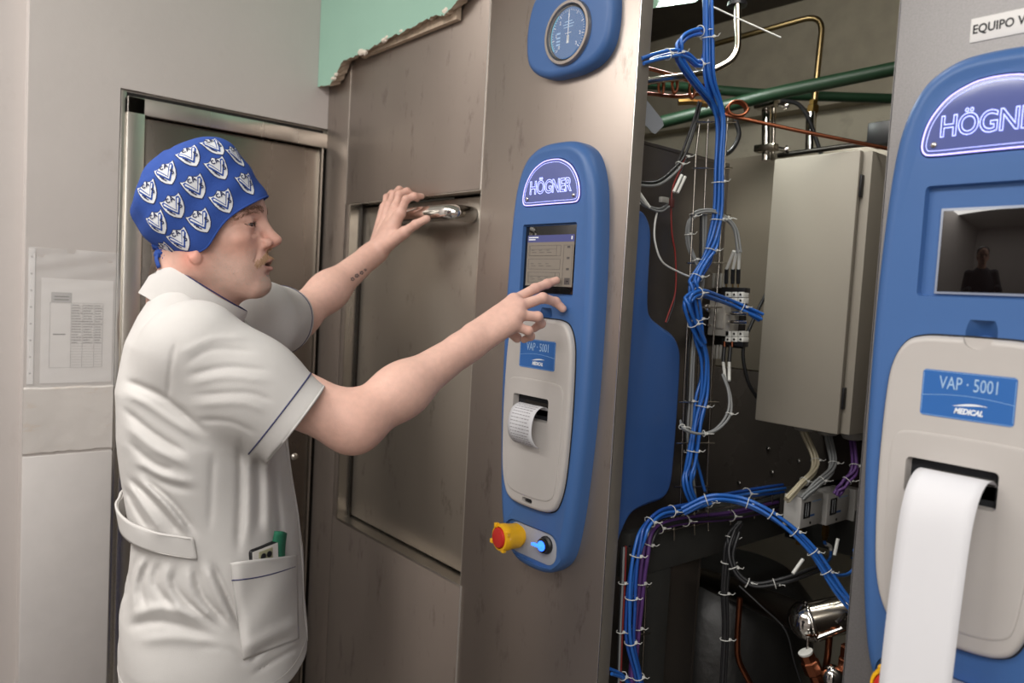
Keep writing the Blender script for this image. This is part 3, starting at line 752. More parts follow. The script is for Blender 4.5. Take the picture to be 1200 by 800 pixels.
# blue air tubes
bundle('air_tube_bundle', 'thick bundle of blue air tubes dropping from the ceiling through the vertical tray', TX([(829, -20), (829, 45), (831, 90), (842, 125), (845, 150), (842, 200), (841, 245), (838, 272), (831, 298), (816, 325), (812, 340), (816, 366), (820, 395), (826, 423), (824.6, 465), (816, 505), (810, 544), (806, 567), (813, 590)], XT + .02), 5, .0075, .0032, [pu, pu, pu_d], (.06, .30, .36, .44, .50, .63, .80, .87), seed=1, cat='tubing')
bundle('air_tube_bundle', 'blue air tubes looped and tied beneath the ceiling', TX([(752, 73), (773, 66), (792, 62), (806, 66), (818, 76), (826, 70), (829, 50), (822, 37), (806, 41), (796, 52), (796, 68), (811, 91), (833, 118), (842, 135)], XT + .012), 3, .0055, .0032, [pu, pu_d], (.12, .32, .55, .75), seed=2, cat='tubing')
bundle('air_tube_bundle', 'blue air tubes bent sideways across the valve block', TX([(824, 402), (817, 388), (809, 372), (804.5, 357), (809, 347), (820, 343), (833, 346)], XT + .030) + TD([(858, 355, 1.50), (877, 364, 1.505), (892, 372, 1.51)]), 4, .0062, .0031, [pu], (.18, .55, .85), seed=3, cat='tubing')
bundle('air_tube_bundle', 'blue air tubes lying along the horizontal tray and down its bend', TX([(918, 572), (880, 577), (844, 583), (820, 591.5), (793, 597.5), (772, 603), (755, 620), (746, 647), (741, 680), (739, 716), (739, 752), (747, 788), (752, 815)], XT + .018), 4, .0065, .0032, [pu, pu_d], (.10, .22, .36, .47, .60, .72, .84, .93), seed=4, cat='tubing')
bundle('air_tube_bundle', 'blue air tubes arching down to the pressure switches', TD([(800, 598, 1.44), (832, 584, 1.43), (862, 585.5, 1.43), (886, 593, 1.42), (910, 606.5, 1.41), (934, 626, 1.40), (955, 650, 1.39), (973, 677, 1.38), (988, 697, 1.37), (1006, 718, 1.36)]), 4, .0065, .0032, [pu], (.10, .30, .42, .54, .66, .76), seed=5, cat='tubing')
bundle('air_tube', 'single blue air tube curling beside the lower tray', TX([(824, 395), (822, 440), (815, 470), (813, 520), (822, 560), (826, 575)], XT + .004), 1, 0, .0032, pu, seed=6, cat='tubing')
bundle('cable_bundle', 'purple and dark cables tied under the horizontal tray', TX([(912, 592), (856, 604), (814, 608), (778, 615), (762, 630), (752, 665), (748, 710), (743, 770), (741, 815)], XT + .006), 4, .0060, .0040, [purple, purple, blkc], (.14, .30, .42, .55, .68, .82), seed=7)
bundle('cable_bundle', 'grey cables looped above the terminal block', TD([(866, 296, 1.47), (861, 268, 1.47), (847, 253, 1.465), (831, 247, 1.455), (814, 251, 1.45), (807, 263, 1.45), (807, 284, 1.455), (814, 304, 1.46), (821, 320, 1.47), (820, 345, 1.50)]), 3, .0032, .0022, [greyc], (.2, .48, .62, .78), seed=8)
bundle('cable_bundle', 'grey cables looped low beneath the terminal block', TD([(847, 438, 1.49), (855, 462, 1.48), (854, 485, 1.465), (839, 503, 1.45), (819, 508, 1.44), (801, 502, 1.44), (798, 494, 1.46)]), 2, .0026, .0024, [greyc], (.35, .62, .9), seed=9)
bundle('cable_bundle', 'grey and pale cables running down inside the vertical tray', TX([(824, 250), (822, 330), (812, 400), (808, 470), (806, 520), (812, 580), (818, 596)], XT - .004), 4, .0050, .0026, [greyc, blkc, creamc, greyc], (.5, .7, .9), seed=10)
bundle('cable_bundle', 'black cables hanging straight down below the tray', TD([(868, 612, 1.52), (856, 630, 1.50), (851, 659, 1.50), (848.5, 695, 1.50), (850, 740, 1.50), (847, 810, 1.50)]), 3, .0050, .0036, [blkc], (.22, .42, .62, .85), seed=11)
bundle('cable_bundle', 'black cables in a wide loop towards the steel pipe', TD([(863, 622, 1.49), (856, 650, 1.48), (865, 674, 1.47), (886, 686, 1.46), (916, 681.5, 1.45), (940, 672.5, 1.46), (963, 663, 1.50)]), 3, .0048, .0034, [blkc], (.28, .45, .62), seed=12)
bundle('thin_wire', 'thin black wire sagging in front of the dark opening', TD([(866, 686, 1.45), (892, 710, 1.43), (920, 738, 1.42), (931, 776, 1.42), (941, 806, 1.42)]), 1, 0, .0018, blkc, seed=13)
bundle('cable_bundle', 'cream cables leaving the first gland of the enclosure', [np.array((-.855, .60, 1.236))] + TD([(956, 544, 1.66), (936, 570, 1.62), (922, 586, 1.60)]), 5, .0055, .0030, [creamc], (.3, .6), seed=14)
bundle('cable_bundle', 'grey cables leaving the second gland of the enclosure', [np.array((-.800, .60, 1.236))] + TD([(976, 547, 1.62), (957, 568, 1.60), (940, 584, 1.60)]), 5, .0055, .0028, [greyc], (.3, .6), seed=15)
bundle('cable_bundle', 'purple cables leaving the third gland of the enclosure', [np.array((-.745, .60, 1.236))] + TD([(1001, 550, 1.58), (989, 567, 1.57), (980, 580, 1.57)]), 4, .0055, .0032, [purple], (.3, .6), seed=16)
bundle('cable', 'black cable bowed between the back panel and the enclosure', TD([(905, 330, 1.75), (884, 372, 1.74), (871, 408, 1.73), (876, 445, 1.73), (890, 470, 1.74)]), 1, 0, .004, blkc, seed=17)
bundle('air_tube_bundle', 'blue air tubes coming in low behind the panel flange', TX([(716, 786), (730, 792), (742, 806)], XT + .01), 2, .004, .0032, [pu], (.5,), seed=18, cat='tubing')
bundle('cable_bundle', 'grey wires hanging close behind the panel flange', TX([(731, 640), (729, 690), (727, 740), (725, 810)], XT + .004), 3, .004, .0022, [greyc, blkc, mat('red wire', srgb(130, 40, 36), .5)], (.3, .7), seed=19)

# loose plug connectors near the console panel
c1 = bundle('plug_connector', 'loose plug with white marker sleeves near the blue housing', TX([(742, 226), (756, 240), (772, 246), (783, 240)], -.89), 3, .0028, .0018, [greyc], seed=20, cat='connector')
for a, b in (((747, 223), (761, 243)), ((742, 232), (749, 239)), ((799, 205), (789.5, 225)), ((803, 207), (794, 226))): tube('marker_sleeve', TX([a, b], -.888), .0030, whitec, c1, 8)
q = onX(778, 235, -.887); box('plug_body', q - np.array((.004, .010, .004)), q + np.array((.004, .010, .006)), gl, c1, bevel=.001)
q = onX(787, 238, -.887); box('plug_socket', q - np.array((.004, .004, .008)), q + np.array((.004, .004, .008)), mat('dark red plug', srgb(84, 42, 40), .5), c1, bevel=.001)
bundle('thin_wire', 'dark wires drooping from the loose plug to the housing', TX([(806, 180), (800, 195), (788, 226), (787, 270), (791, 300), (791, 345), (781, 378)], -.895), 2, .0022, .0016, [mat('red wire', srgb(130, 40, 36), .5), blkc], (.05,), seed=21)
bundle('thin_wire', 'white sleeved wire beside the stepped blue housing', TX([(771, 247), (767.5, 265), (768, 284), (776, 306), (795, 318), (814, 326)], -.893), 2, .0018, .0018, [whitec, blkc], seed=22)
bundle('cable_bundle', 'black cables draping behind the first plug', TX([(820, 120), (812, 150), (800, 185), (790, 200), (770, 215), (745, 215)], -.9), 3, .004, .0024, [blkc, greyc], (.5,), seed=23)

# valve block with terminals
vb = thing('valve_block', onY(850, 370, .34), 'aluminium valve block with white screw terminals and grey tags', 'valve')
alu = mat('aluminium block', srgb(190, 186, 178), .35, .4, noise=.1, nscale=50)
def yb(name, x0, y0, x1, y1, Y, t, m, par=vb, bev=.001):
    a = onY(x0, y1, Y); b = onY(x1, y0, Y); return box(name, (a[0], Y, a[2]), (b[0], Y + t, b[2]), m, par, bev)
yb('mounting_plate', 826, 338, 876, 404, .352, .004, bk_metal)
yb('block_body', 829, 352, 857, 392, .318, .032, alu); yb('block_port', 838, 360, 848, 384, .312, .006, alu); yb('coil', 819, 366, 830, 381, .322, .02, blk)
for y0, y1 in ((320, 337), (404, 420)):
    for k in range(4): yb('wire_tag', 834 + k * 4.2, y0, 837.6 + k * 4.2, y1, .325, .003, gl, bev=.0003)
yb('terminal_rail', 845, 337, 873, 342, .322, .02, blk); yb('terminal_rail', 845, 399, 871, 404, .322, .02, blk)
for rw, (ya, yb_) in enumerate(((342, 348), (349, 355), (388, 394), (395, 400))):
    for k in range(3):
        tb = yb('terminal', 849.5 + k * 7.6, ya, 856 + k * 7.6, yb_, .318, .02, whitec, bev=.001)
        p = onY(852.7 + k * 7.6, (ya + yb_) / 2, .317); lathe('terminal_screw', [(.0022, 0), (.0022, .001), (0, .001)], p, -EY, bk_metal, tb, 10)
for k, (a, b) in enumerate((((860, 294), (851.5, 315)), ((863.5, 294), (859, 315)), ((866.8, 293), (865.5, 315)))):
    tube('marker_sleeve', [onY(a[0], a[1], .300), onY(b[0], b[1], .315)], .0032, whitec, vb, 8)
    tube('crimp_boot', [onY(b[0], b[1], .315), onY(b[0] - .5, b[1] + 17, .325)], .0040, blkc, vb, 8)
    tube('ferrule', [onY(b[0] - .5, b[1] + 17, .325), onY(b[0] - .6, b[1] + 24, .328)], .0016, brass, vb, 6)
for k in range(2):
    tube('crimp_boot', [onY(849 + k * 7, 405, .325), onY(847.5 + k * 7, 424, .32)], .0038, blkc, vb, 8)
    tube('marker_sleeve', [onY(847.5 + k * 7, 424, .32), onY(850 + k * 4.5, 446, .30)], .0032, whitec, vb, 8)
    tube('ferrule', [onY(849 + k * 9, 400, .322), onY(849 + k * 9, 406, .322)], .003, copper, vb, 8)
lathe('chrome_fitting', [(.006, 0), (.006, .010), (.0085, .011), (.0085, .020), (.004, .022), (0, .022)], onY(833, 361, .318), -EY, chrome, vb, 16)
for y in (367, 377):
    tube('elbow_fitting', fillet([onY(853, y, .318), onY(858, y, .29), onY(876, y + 1, .29)], .006, 4), .0036, chrome, vb, 10)
lathe('port_screw', [(.003, 0), (.003, .004), (0, .004)], onY(832, 381, .318), -EY, chrome_s, vb, 12)

# pipes overhead
def pipe(name, label, P, r, m, cat='pipe', fr=.03, seg=14, par=None):
    o = tube(name, fillet(P, fr, 7), r, m, par, seg); return tag(o, label, cat) if par is None else o
pc = thing('steel_pipe', at(865, 0, 1.5), 'bright bent steel pipe with black flange under the slab', 'pipe')
pipe('pipe_bend', '', TD([(864, -60, 1.52), (865, 68, 1.50), (830, 86, 1.50), (745, 97, 1.45)]), .0068, pipe_ss, fr=.07, par=pc)
q = at(864, 2, 1.52); lathe('flange', [(.016, -.010), (.019, -.009), (.019, -.002), (.013, 0), (.013, .004), (.019, .006), (.019, .014), (0, .014)], q, EZ, blk, pc, 20)
pb = thing('brass_pipe', at(954, 121, 1.9), 'thin brass coloured pipe hooked over and dropping to a brass union', 'pipe')
pipe('pipe_bend', '', TD([(951, 180, 1.93), (954, 121, 1.93), (965, 16, 1.93), (900, 34, 2.0), (830, 54, 2.1)]), .0075, mat('tarnished brass', srgb(150, 130, 92), .3, 1.), fr=.05, par=pb)
lathe('union_nut', [(.011, -.02), (.015, -.016), (.015, .0), (.011, .003), (.011, .014), (0, .016)], at(953, 124, 1.925), EZ, brass, pb, 6, 20)
pipe('sleeve_rod', '', TD([(950, 132, 1.92), (949, 182, 1.92)]), .0115, chrome, par=pb)
pipe('green_pipe', 'thick green plastic pipe slanting up towards the near machine', TD([(760, 147, 1.9), (860, 122, 1.85), (905, 110, 1.80), (1060, 78, 1.70)]), .0155, green_p, fr=.1)
pipe('green_pipe', 'level green plastic pipe crossing behind the slanting one', TD([(750, 98, 2.0), (905, 111, 2.0), (1060, 116, 1.98)]), .0125, green_p, fr=.1)
pipe('green_pipe', 'dark green pipe stub near the clear cover', TD([(745, 96, 1.9), (830, 104, 1.95)]), .010, green_p)
pipe('copper_pipe', 'thin copper pipe descending to the tube bundle', TD([(745, 76, 1.45), (795, 90, 1.50), (843, 107, 1.56)]), .0036, copper)
pipe('copper_pipe', 'thin copper pipe level above the clear cover', TD([(745, 108, 1.45), (795, 114, 1.50), (833, 108, 1.55)]), .0036, copper)
pipe('copper_pipe', 'long thin copper pipe sloping above the grey enclosure', TD([(848, 134, 1.56), (930, 152, 1.54), (1045, 175, 1.50)]), .0040, copper)
bm = bmesh.new(); cc = at(862, 130, 1.57); P = [cc + .020 * (M[:, 0] * math.cos(a) * 1.0 + M[:, 1] * math.sin(a) * .8) + M[:, 2] * (a * .0012) for a in np.linspace(0, 6 * PI, 60)]
bm_sweep(bm, P, .0028, 8); tag(link('copper_coil', from_bm(bm, 'cc'), copper, None, 60), 'coil of copper capillary tube hanging above the enclosure', 'coil')
for k, (px, py) in enumerate(((774, 103), (790, 100), (810, 106))):
    cc = at(px, py, 1.50); P = [cc + M[:, 1] * math.sin(a) * .018 + M[:, 0] * math.cos(a) * .005 + M[:, 2] * (.001 * a) for a in np.linspace(0, 5 * PI, 50)]
    bm = bmesh.new(); bm_sweep(bm, P, .0022, 7); tag(link('copper_coil', from_bm(bm, 'cc'), copper, None, 60), ['small copper coil nearest the panel edge', 'small copper coil second from the panel edge', 'small copper coil beside the blue tubes'][k], 'coil')
pipe('brass_valve', 'brass fittings joined in a row under the looped blue tubes', TD([(795, 120, 1.55), (812, 119, 1.55), (830, 123, 1.55)]), .0065, brass, 'fitting', seg=6)
# clamped steel pipe standing behind
cp_ = thing('clamped_pipe', at(898, 150, 1.85), 'polished vertical pipe with two bolted clamps behind the enclosure', 'pipe')
tube('pipe_body', TD([(898, 118, 1.88), (898, 188, 1.88)]), .011, chrome, cp_, 20)
tube('pipe_side', TD([(907, 122, 1.9), (906, 188, 1.9)]), .005, pipe_ss, cp_, 12)
for y in (122, 173):
    q = at(898, y, 1.86); bm = bmesh.new(); bm_box(bm, q - np.array((.028, .012, .010)), q + np.array((.028, .012, .008)), .003); link('pipe_clamp', from_bm(bm, 'cl'), pipe_ss, cp_, 40)
    tube('clamp_bolt', [q + M[:, 0] * .018, q + M[:, 0] * .050 - M[:, 1] * .006], .0055, chrome, cp_, 10)
    lathe('wing_nut', [(.009, 0), (.011, .004), (.004, .010), (0, .010)], q + M[:, 0] * .045 - M[:, 1] * .005, M[:, 0], chrome, cp_, 12)
bundle('cable', 'black cable arching behind the clamped pipe', TD([(915, 118, 1.88), (935, 122, 1.88), (948, 140, 1.88), (962, 180, 1.88)]), 1, 0, .0055, blkc, seed=30)
bundle('cable', 'black cable bending down beside the copper coil', TD([(862, 140, 1.62), (866, 158, 1.62), (858, 175, 1.62), (846, 184, 1.60)]), 1, 0, .005, blkc, seed=31)
pipe('pipe_rail', 'dark rail behind the top of the enclosure', TD([(912, 182, 1.88), (1000, 170, 1.75), (1045, 166, 1.70)]), .006, bk_metal, 'rail')
bm = bmesh.new(); q = at(1035, 158, 1.66); bm_box(bm, q - .025, q + .025, .004); tag(link('black_motor', from_bm(bm, 'm'), blk, None, 40), 'black motor box on top of the enclosure', 'motor')
# clear cover leaning out past the flange
bm = bmesh.new(); ps = TD([(744, 105, 1.40), (749, 106, 1.40), (776, 140, 1.43), (778, 147, 1.43), (768, 157, 1.43), (764, 155, 1.43), (744, 133, 1.40)])
fv = [bm.verts.new(p) for p in ps]; bv = [bm.verts.new(p - M[:, 2] * .006 + M[:, 1] * .002) for p in ps]; n_ = len(ps)
bm.faces.new(fv); bm.faces.new(bv[::-1])
for k in range(n_): bm.faces.new((fv[k], fv[(k + 1) % n_], bv[(k + 1) % n_], bv[k]))
tag(link('junction_cover', from_bm(bm, 'jc'), mat('frosted clear plastic', srgb(150, 154, 160), .3), None, 30), 'frosted clear cover leaning out past the panel flange', 'cover')
# lamp near the slab
lp = thing('tube_lamp', at(780, 0, 1.6), 'lit white tube lamp end up beside the panel flange', 'lamp')
a_, b_ = at(764, -1, 1.5), at(812, -6, 1.75)
tube('diffuser', [a_, b_], .016, mat('lit diffuser', srgb(240, 255, 245), .4, emis=srgb(225, 255, 235), estr=4.0), lp, 16)
tube('end_cap', [a_ - unit_(b_ - a_) * .012, a_], .0175, mat('pale green cap', srgb(170, 215, 190), .4), lp, 16)
tl_ = tube('zip_tie_tail', TD([(831, 6, 1.42), (870, 24, 1.42), (915, 44, 1.42)]), .0016, tie_m); tag(tl_, 'long white cable tie tail sticking out of the blue tubes', 'cable tie')

# lower frame
fr_m = mat('dark painted steel', srgb(62, 62, 60), .5, .3, noise=.08)
fb = thing('support_frame', (-.95, .3, 0), 'dark steel beam and post carrying the lower tray', 'frame')
za = onX(787, 663, -.92)[2]; zb = onX(790, 612, -.92)[2]
box('beam', (-.97, .10, za), (-.915, .76, zb), fr_m, fb, bevel=.002)
ya = onX(751, 671, -.92)[1]; yb2 = onX(784, 671, -.92)[1]
box('post', (-.97, ya, .02), (-.915, yb2, za), fr_m, fb, bevel=.002)
box('cross_beam', (-.97, .76, za - .04), (-.41, .80, zb - .02), fr_m, fb, bevel=.002)
# pressure switches
rl = thing('switch_rail', (-.86, .6, 1.16), 'dark flat rail holding three white pressure switches', 'rail')
def swp(px, py): return onX(px, py, -.800)
r0_, r1_ = onX(916, 582, -.84), onX(1040, 552, -.84)
box('rail_bar', (-.845, r0_[1], r0_[2] - .07), (-.841, 1.15, r0_[2] + .006), bk_metal, rl, bevel=.001)
sw_m = mat('white switch casing', srgb(206, 204, 200), .5)
for k, (px0, px1, yt, yb_) in enumerate(((937, 965.5, 584, 620), (968, 996, 579.5, 616), (1000, 1028, 575, 611))):
    a = swp(px0, yb_); b = swp(px1, yt); z0_, z1_ = swp(px0, yb_)[2], swp(px0, yt)[2]
    t = thing('pressure_switch', (-.82, (a[1] + b[1]) / 2, z0_), ['white pressure switch nearest the tray, first on the rail', 'white pressure switch between its two neighbours on the rail', 'white pressure switch partly behind the grey steel front'][k], 'pressure switch', 'pressure switches on the rail')
    box('casing', (-.840, a[1], z0_), (-.800, b[1] - .004, z1_), sw_m, t, bevel=.0015)
    w_ = b[1] - a[1] - .004
    box('dial_window', (-.8005, a[1] + w_ * .12, z0_ + .30 * (z1_ - z0_)), (-.7990, a[1] + w_ * .42, z0_ + .82 * (z1_ - z0_)), blk, t, bevel=.0004)
    for e in (.2, .3): box('dial_scale', (-.7990, a[1] + w_ * e, z0_ + .36 * (z1_ - z0_)), (-.7987, a[1] + w_ * (e + .02), z0_ + .78 * (z1_ - z0_)), lab_wht, t)
    box('maker_stripe', (-.8002, a[1] + w_ * .50, z0_ + .78 * (z1_ - z0_)), (-.7996, a[1] + w_ * .92, z0_ + .81 * (z1_ - z0_)), lab_line, t)
    box('maker_print', (-.8002, a[1] + w_ * .44, z0_ + .32 * (z1_ - z0_)), (-.7996, a[1] + w_ * .64, z0_ + .38 * (z1_ - z0_)), lab_blue, t)
    lathe('adjust_screw', [(.003, 0), (.003, .001), (0, .001)], (-.8, a[1] + w_ * .46, z0_ + .008), EX, bk_metal, t, 10)
    c = np.array([-.82, a[1] + w_ * .40, z0_])
    lathe('brass_port', [(.0045, 0), (.0045, .010), (.0085, .012), (.0085, .034), (.006, .036), (.006, .044), (0, .045)], c, -EZ, brass, t, 6, 20)
    e0 = c - EZ * .045
    if k: 
        pts = catmull([e0, e0 - EZ * .008 + EY * .004, e0 - EZ * .020 + EY * .030, e0 - EZ * .045 + EY * .034, e0 - EZ * .058 + EY * .010], 6)
        tube('port_tube', pts, .0034, pu, t, 8)
        tube('marker_sleeve', pts[7:15], .0042, whitec, t, 8)
bundle('air_tube', 'blue air tube curving up to the last pressure switch', TD([(966, 668, 1.40), (982, 674, 1.43), (996, 671, 1.47), (1005, 658, 1.5), (1001, 644, 1.53)]), 1, 0, .0034, pu, seed=40, cat='tubing')
bundle('marker_tag', 'white marker sleeve on a wire above the looped black cables', TD([(941, 655, 1.44), (929, 672, 1.43)]), 1, 0, .0034, whitec, seed=41, cat='tag')
bundle('marker_tag', 'white marker sleeve standing between two brass ports', TD([(982, 631, 1.5), (978, 650, 1.5)]), 1, 0, .0034, whitec, seed=42, cat='tag')
# steam trap and pipes
sp_ = thing('steam_pipe', at(950, 730, 1.5), 'polished steel pipe with a domed end below the pressure switches', 'pipe')
A = at(938, 730, 1.45); B = at(1060, 705, 1.42); ax_ = unit_(B - A)
lathe('domed_end', [(0, -.020), (.014, -.018), (.026, -.011), (.0335, .0), (.0365, .012), (.0365, .020)], A, ax_, chrome, sp_, 32, 60)
tube('pipe_body', [A + ax_ * .018, B], .0345, pipe_ss, sp_, 32)
lathe('flange_ring', [(.037, 0), (.0385, .002), (.0385, .006), (.037, .008)], A + ax_ * .014, ax_, chrome, sp_, 32)
tube('drain_neck', TD([(958, 747, 1.42), (990, 735, 1.41)]), .008, chrome, sp_, 10)
tube('hex_plug', TD([(984, 733, 1.40), (996, 722, 1.40)]), .010, chrome, sp_, 6)
tube('inlet_pipe', TD([(780, 664, 1.85), (860, 690, 1.70), (936, 722, 1.52)]), [.022, .025, .030], mat('dull steel pipe', srgb(112, 104, 96), .3, 1.), sp_, 24)
pipe('copper_pipe', 'upright copper pipe in the dark lower opening', TD([(867, 700, 1.6), (864, 745, 1.6), (864, 772, 1.6), (882, 806, 1.6)]), .0062, copper, fr=.04)
bv_ = thing('bronze_valve', at(948, 780, 1.42), 'bronze angle valve with a white ring under the domed pipe end', 'valve')
lathe('valve_body', [(.010, -.002), (.0135, .0), (.0135, .016), (.0165, .018), (.0165, .040), (.012, .044), (.012, .06), (0, .062)], at(944, 764, 1.40), unit_(at(962, 806, 1.40) - at(944, 764, 1.40)), copper, bv_, 8, 25)
lathe('white_ring', [(.012, 0), (.0135, .002), (.0135, .005), (.011, .006), (0, .006)], at(945, 766, 1.395), -unit_(at(962, 806, 1.40) - at(944, 764, 1.40)), whitec, bv_, 20)
tube('valve_stem', TD([(947, 746, 1.40), (946, 762, 1.40)]), .0025, chrome_s, bv_, 8)
pipe('copper_pipe', 'short copper pipe beside the bronze valve', TD([(972, 745, 1.42), (970, 770, 1.42), (963, 808, 1.42)]), .0062, copper)
b2 = thing('bronze_valve', at(994, 770, 1.38), 'bronze coupling partly behind the grey steel front', 'valve')
lathe('valve_body', [(.012, 0), (.016, .003), (.016, .020), (.013, .023), (.018, .026), (.018, .05), (0, .052)], at(996, 756, 1.38), -EZ, copper, b2, 8, 25)
lathe('steel_ball_valve', [(0, -.02), (.012, -.017), (.019, -.008), (.021, 0), (.019, .008), (.012, .017), (0, .02)], at(976, 792, 1.38), EX, chrome, None, 24)
tag(bpy.data.objects['steel_ball_valve'], 'shiny round steel valve body between the bronze parts', 'valve')
# black tank deep in the opening
lathe('black_tank', [(0, 0), (.20, 0), (.22, .02), (.225, .3), (.22, .58), (.17, .64), (0, .66)], (-1.05, .62, .22), EZ, mat('black wrinkled wrap', srgb(34, 33, 32), .4, bump=1., bscale=25), None, 40)
tag(bpy.data.objects['black_tank'], 'large black wrapped tank deep in the lower opening', 'tank')
# ================================================================== implicit surfaces -> one continuous mesh
def smin(a, b, k):
    h = np.clip(.5 + .5 * (b - a) / k, 0, 1); return b + (a - b) * h - k * h * (1 - h)
def smax(a, b, k): return -smin(-a, -b, k)
def cone(p, a, b, ra, rb):
    a = np.asarray(a, float); b = np.asarray(b, float); ba = b - a; t = np.clip(((p - a) @ ba) / (ba @ ba), 0, 1)
    return np.linalg.norm(p - a - t[:, None] * ba, axis=1) - (ra + (rb - ra) * t)
def ell(p, c, r):
    q = p - np.asarray(c, float); r = np.asarray(r, float); k0 = np.linalg.norm(q / r, axis=1); k1 = np.linalg.norm(q / (r * r), axis=1) + 1e-9
    return k0 * (k0 - 1) / k1
def sph(p, c, r): return np.linalg.norm(p - np.asarray(c, float), axis=1) - r
def group(p, c, R, fn):
    """fn only where it matters, the distance to its bounding ball elsewhere"""
    d = np.linalg.norm(p - np.asarray(c), axis=1) - R; out = d + .02; m = d < .03
    if m.any(): out[m] = fn(p[m])
    return out
def polygonize(fn, lo, hi, h, levels=5):
    lo = np.array(lo, float); hi = np.array(hi, float); s = 2 ** levels; H = h * s
    n = np.ceil((hi - lo) / H).astype(int)
    g = np.stack(np.meshgrid(*[np.arange(k) for k in n], indexing='ij'), -1).reshape(-1, 3)
    for l in range(levels, -1, -1):
        sz = h * 2 ** l
        c = lo + (g + .5) * sz
        f = np.concatenate([fn(c[i:i + 400000]) for i in range(0, len(c), 400000)])
        g = g[np.abs(f) < sz * .87 * 1.45 + .0015]
        if l: g = (g[:, None, :] * 2 + np.array([[i, j, k] for i in (0, 1) for j in (0, 1) for k in (0, 1)])[None]).reshape(-1, 3)
    B = 1 << 20
    key = lambda a: (a[:, 0] * B + a[:, 1]) * B + a[:, 2]
    offs = np.array([[i, j, k] for i in (0, 1) for j in (0, 1) for k in (0, 1)])
    cor = (g[:, None, :] + offs[None]).reshape(-1, 3); ck = key(cor)
    uk, ui, inv = np.unique(ck, return_index=True, return_inverse=True)
    up = cor[ui]; P = lo + up * h
    f = np.concatenate([fn(P[i:i + 400000]) for i in range(0, len(P), 400000)])
    F = f[inv.reshape(-1)].reshape(-1, 8)
    act = (F.min(1) < 0) & (F.max(1) >= 0); g = g[act]; F = F[act]
    acc = np.zeros((len(g), 3)); cnt = np.zeros(len(g))
    E_ = [(a, b) for a in range(8) for b in range(a + 1, 8) if np.abs(offs[a] - offs[b]).sum() == 1]
    for a, b in E_:
        m = (F[:, a] < 0) != (F[:, b] < 0); t = F[m, a] / (F[m, a] - F[m, b])
        acc[m] += offs[a] + t[:, None] * (offs[b] - offs[a]); cnt[m] += 1
    vert = lo + (g + acc / cnt[:, None]) * h
    gk = key(g); order = np.argsort(gk); gks = gk[order]
    def find(a):
        k = key(a); i = np.searchsorted(gks, k); i = np.clip(i, 0, len(gks) - 1); ok = gks[i] == k
        return np.where(ok, order[i], -1)
    quads = []
    for ax, (b, c) in ((0, (1, 2)), (1, (2, 0)), (2, (0, 1))):
        o1 = 0; e = [0, 0, 0]; e[ax] = 1; o2 = e[0] * 4 + e[1] * 2 + e[2]
        m = (F[:, o1] < 0) != (F[:, o2] < 0); idx = np.nonzero(m)[0]
        eb = np.zeros(3, int); eb[b] = 1; ec = np.zeros(3, int); ec[c] = 1
        i0 = idx; i1 = find(g[idx] - eb); i2 = find(g[idx] - eb - ec); i3 = find(g[idx] - ec)
        ok = (i1 >= 0) & (i2 >= 0) & (i3 >= 0); q = np.stack([i0, i1, i2, i3], 1)[ok]
        flip = (F[idx, o1] >= 0)[ok]; q[flip] = q[flip][:, ::-1]
        quads.append(q)
    return vert, np.concatenate(quads)
def relax(v, q, it=1, w=.5):
    for _ in range(it):
        s = np.zeros_like(v); n = np.zeros(len(v))
        for a, b in ((0, 1), (1, 2), (2, 3), (3, 0)):
            for x, y in ((a, b), (b, a)):
                np.add.at(s, q[:, x], v[q[:, y]]); np.add.at(n, q[:, x], 1)
        v = v * (1 - w) + w * s / np.maximum(n, 1)[:, None]
    return v
def sdf_object(name, fn, lo, hi, h, m, parent=None, levels=4, colour=None, it=1, matidx=None):
    v, q = polygonize(fn, lo, hi, h, levels)
    if it: v = relax(v, q, it)
    me = bpy.data.meshes.new(name)
    me.vertices.add(len(v)); me.vertices.foreach_set('co', v.astype(np.float32).ravel())
    me.loops.add(len(q) * 4); me.loops.foreach_set('vertex_index', q.astype(np.int32).ravel())
    me.polygons.add(len(q)); me.polygons.foreach_set('loop_start', np.arange(0, len(q) * 4, 4, dtype=np.int32))
    me.polygons.foreach_set('use_smooth', np.ones(len(q), bool)); me.update(calc_edges=True); me.validate()
    if colour is not None:
        c = colour(v); ca = me.color_attributes.new('Col', 'FLOAT_COLOR', 'POINT')
        ca.data.foreach_set('color', np.concatenate([c, np.ones((len(c), 1))], 1).astype(np.float32).ravel())
    return link(name, me, m, parent)
def bvh_of(o):
    bm = bmesh.new(); bm.from_mesh(o.data); t = BVHTree.FromBMesh(bm); bm.free(); return t
# ================================================================== the man
def unit(v): v = np.asarray(v, float); return v / np.linalg.norm(v)
def hray(px, py=330): r = ray(px, py); r[2] = 0; return unit(r)
def onP(px, py, O, n):
    r = ray(px, py); return CAM + r * (((O - CAM) @ n) / (r @ n))
def rot_dir(base_d, phi):
    """horizontal direction pointing right across the view ray, turned phi degrees towards the viewer"""
    r0 = np.cross(base_d, EZ); p = math.radians(phi); return unit(r0 * math.cos(p) - base_d * math.sin(p))

# head frame
HS = .975
HO = at(237.2, 265, 1.185)
hd = hray(246)
hxh = rot_dir(hd, 17); hy = np.cross(EZ, hxh)
pt = math.radians(8); hx = hxh * math.cos(pt) + EZ * math.sin(pt); hz = np.cross(hx, hy)
HR = np.stack([hx, hy, hz], 1)
def H(a, b, c): return HO + HR @ (np.array([a, b, c]) * HS)

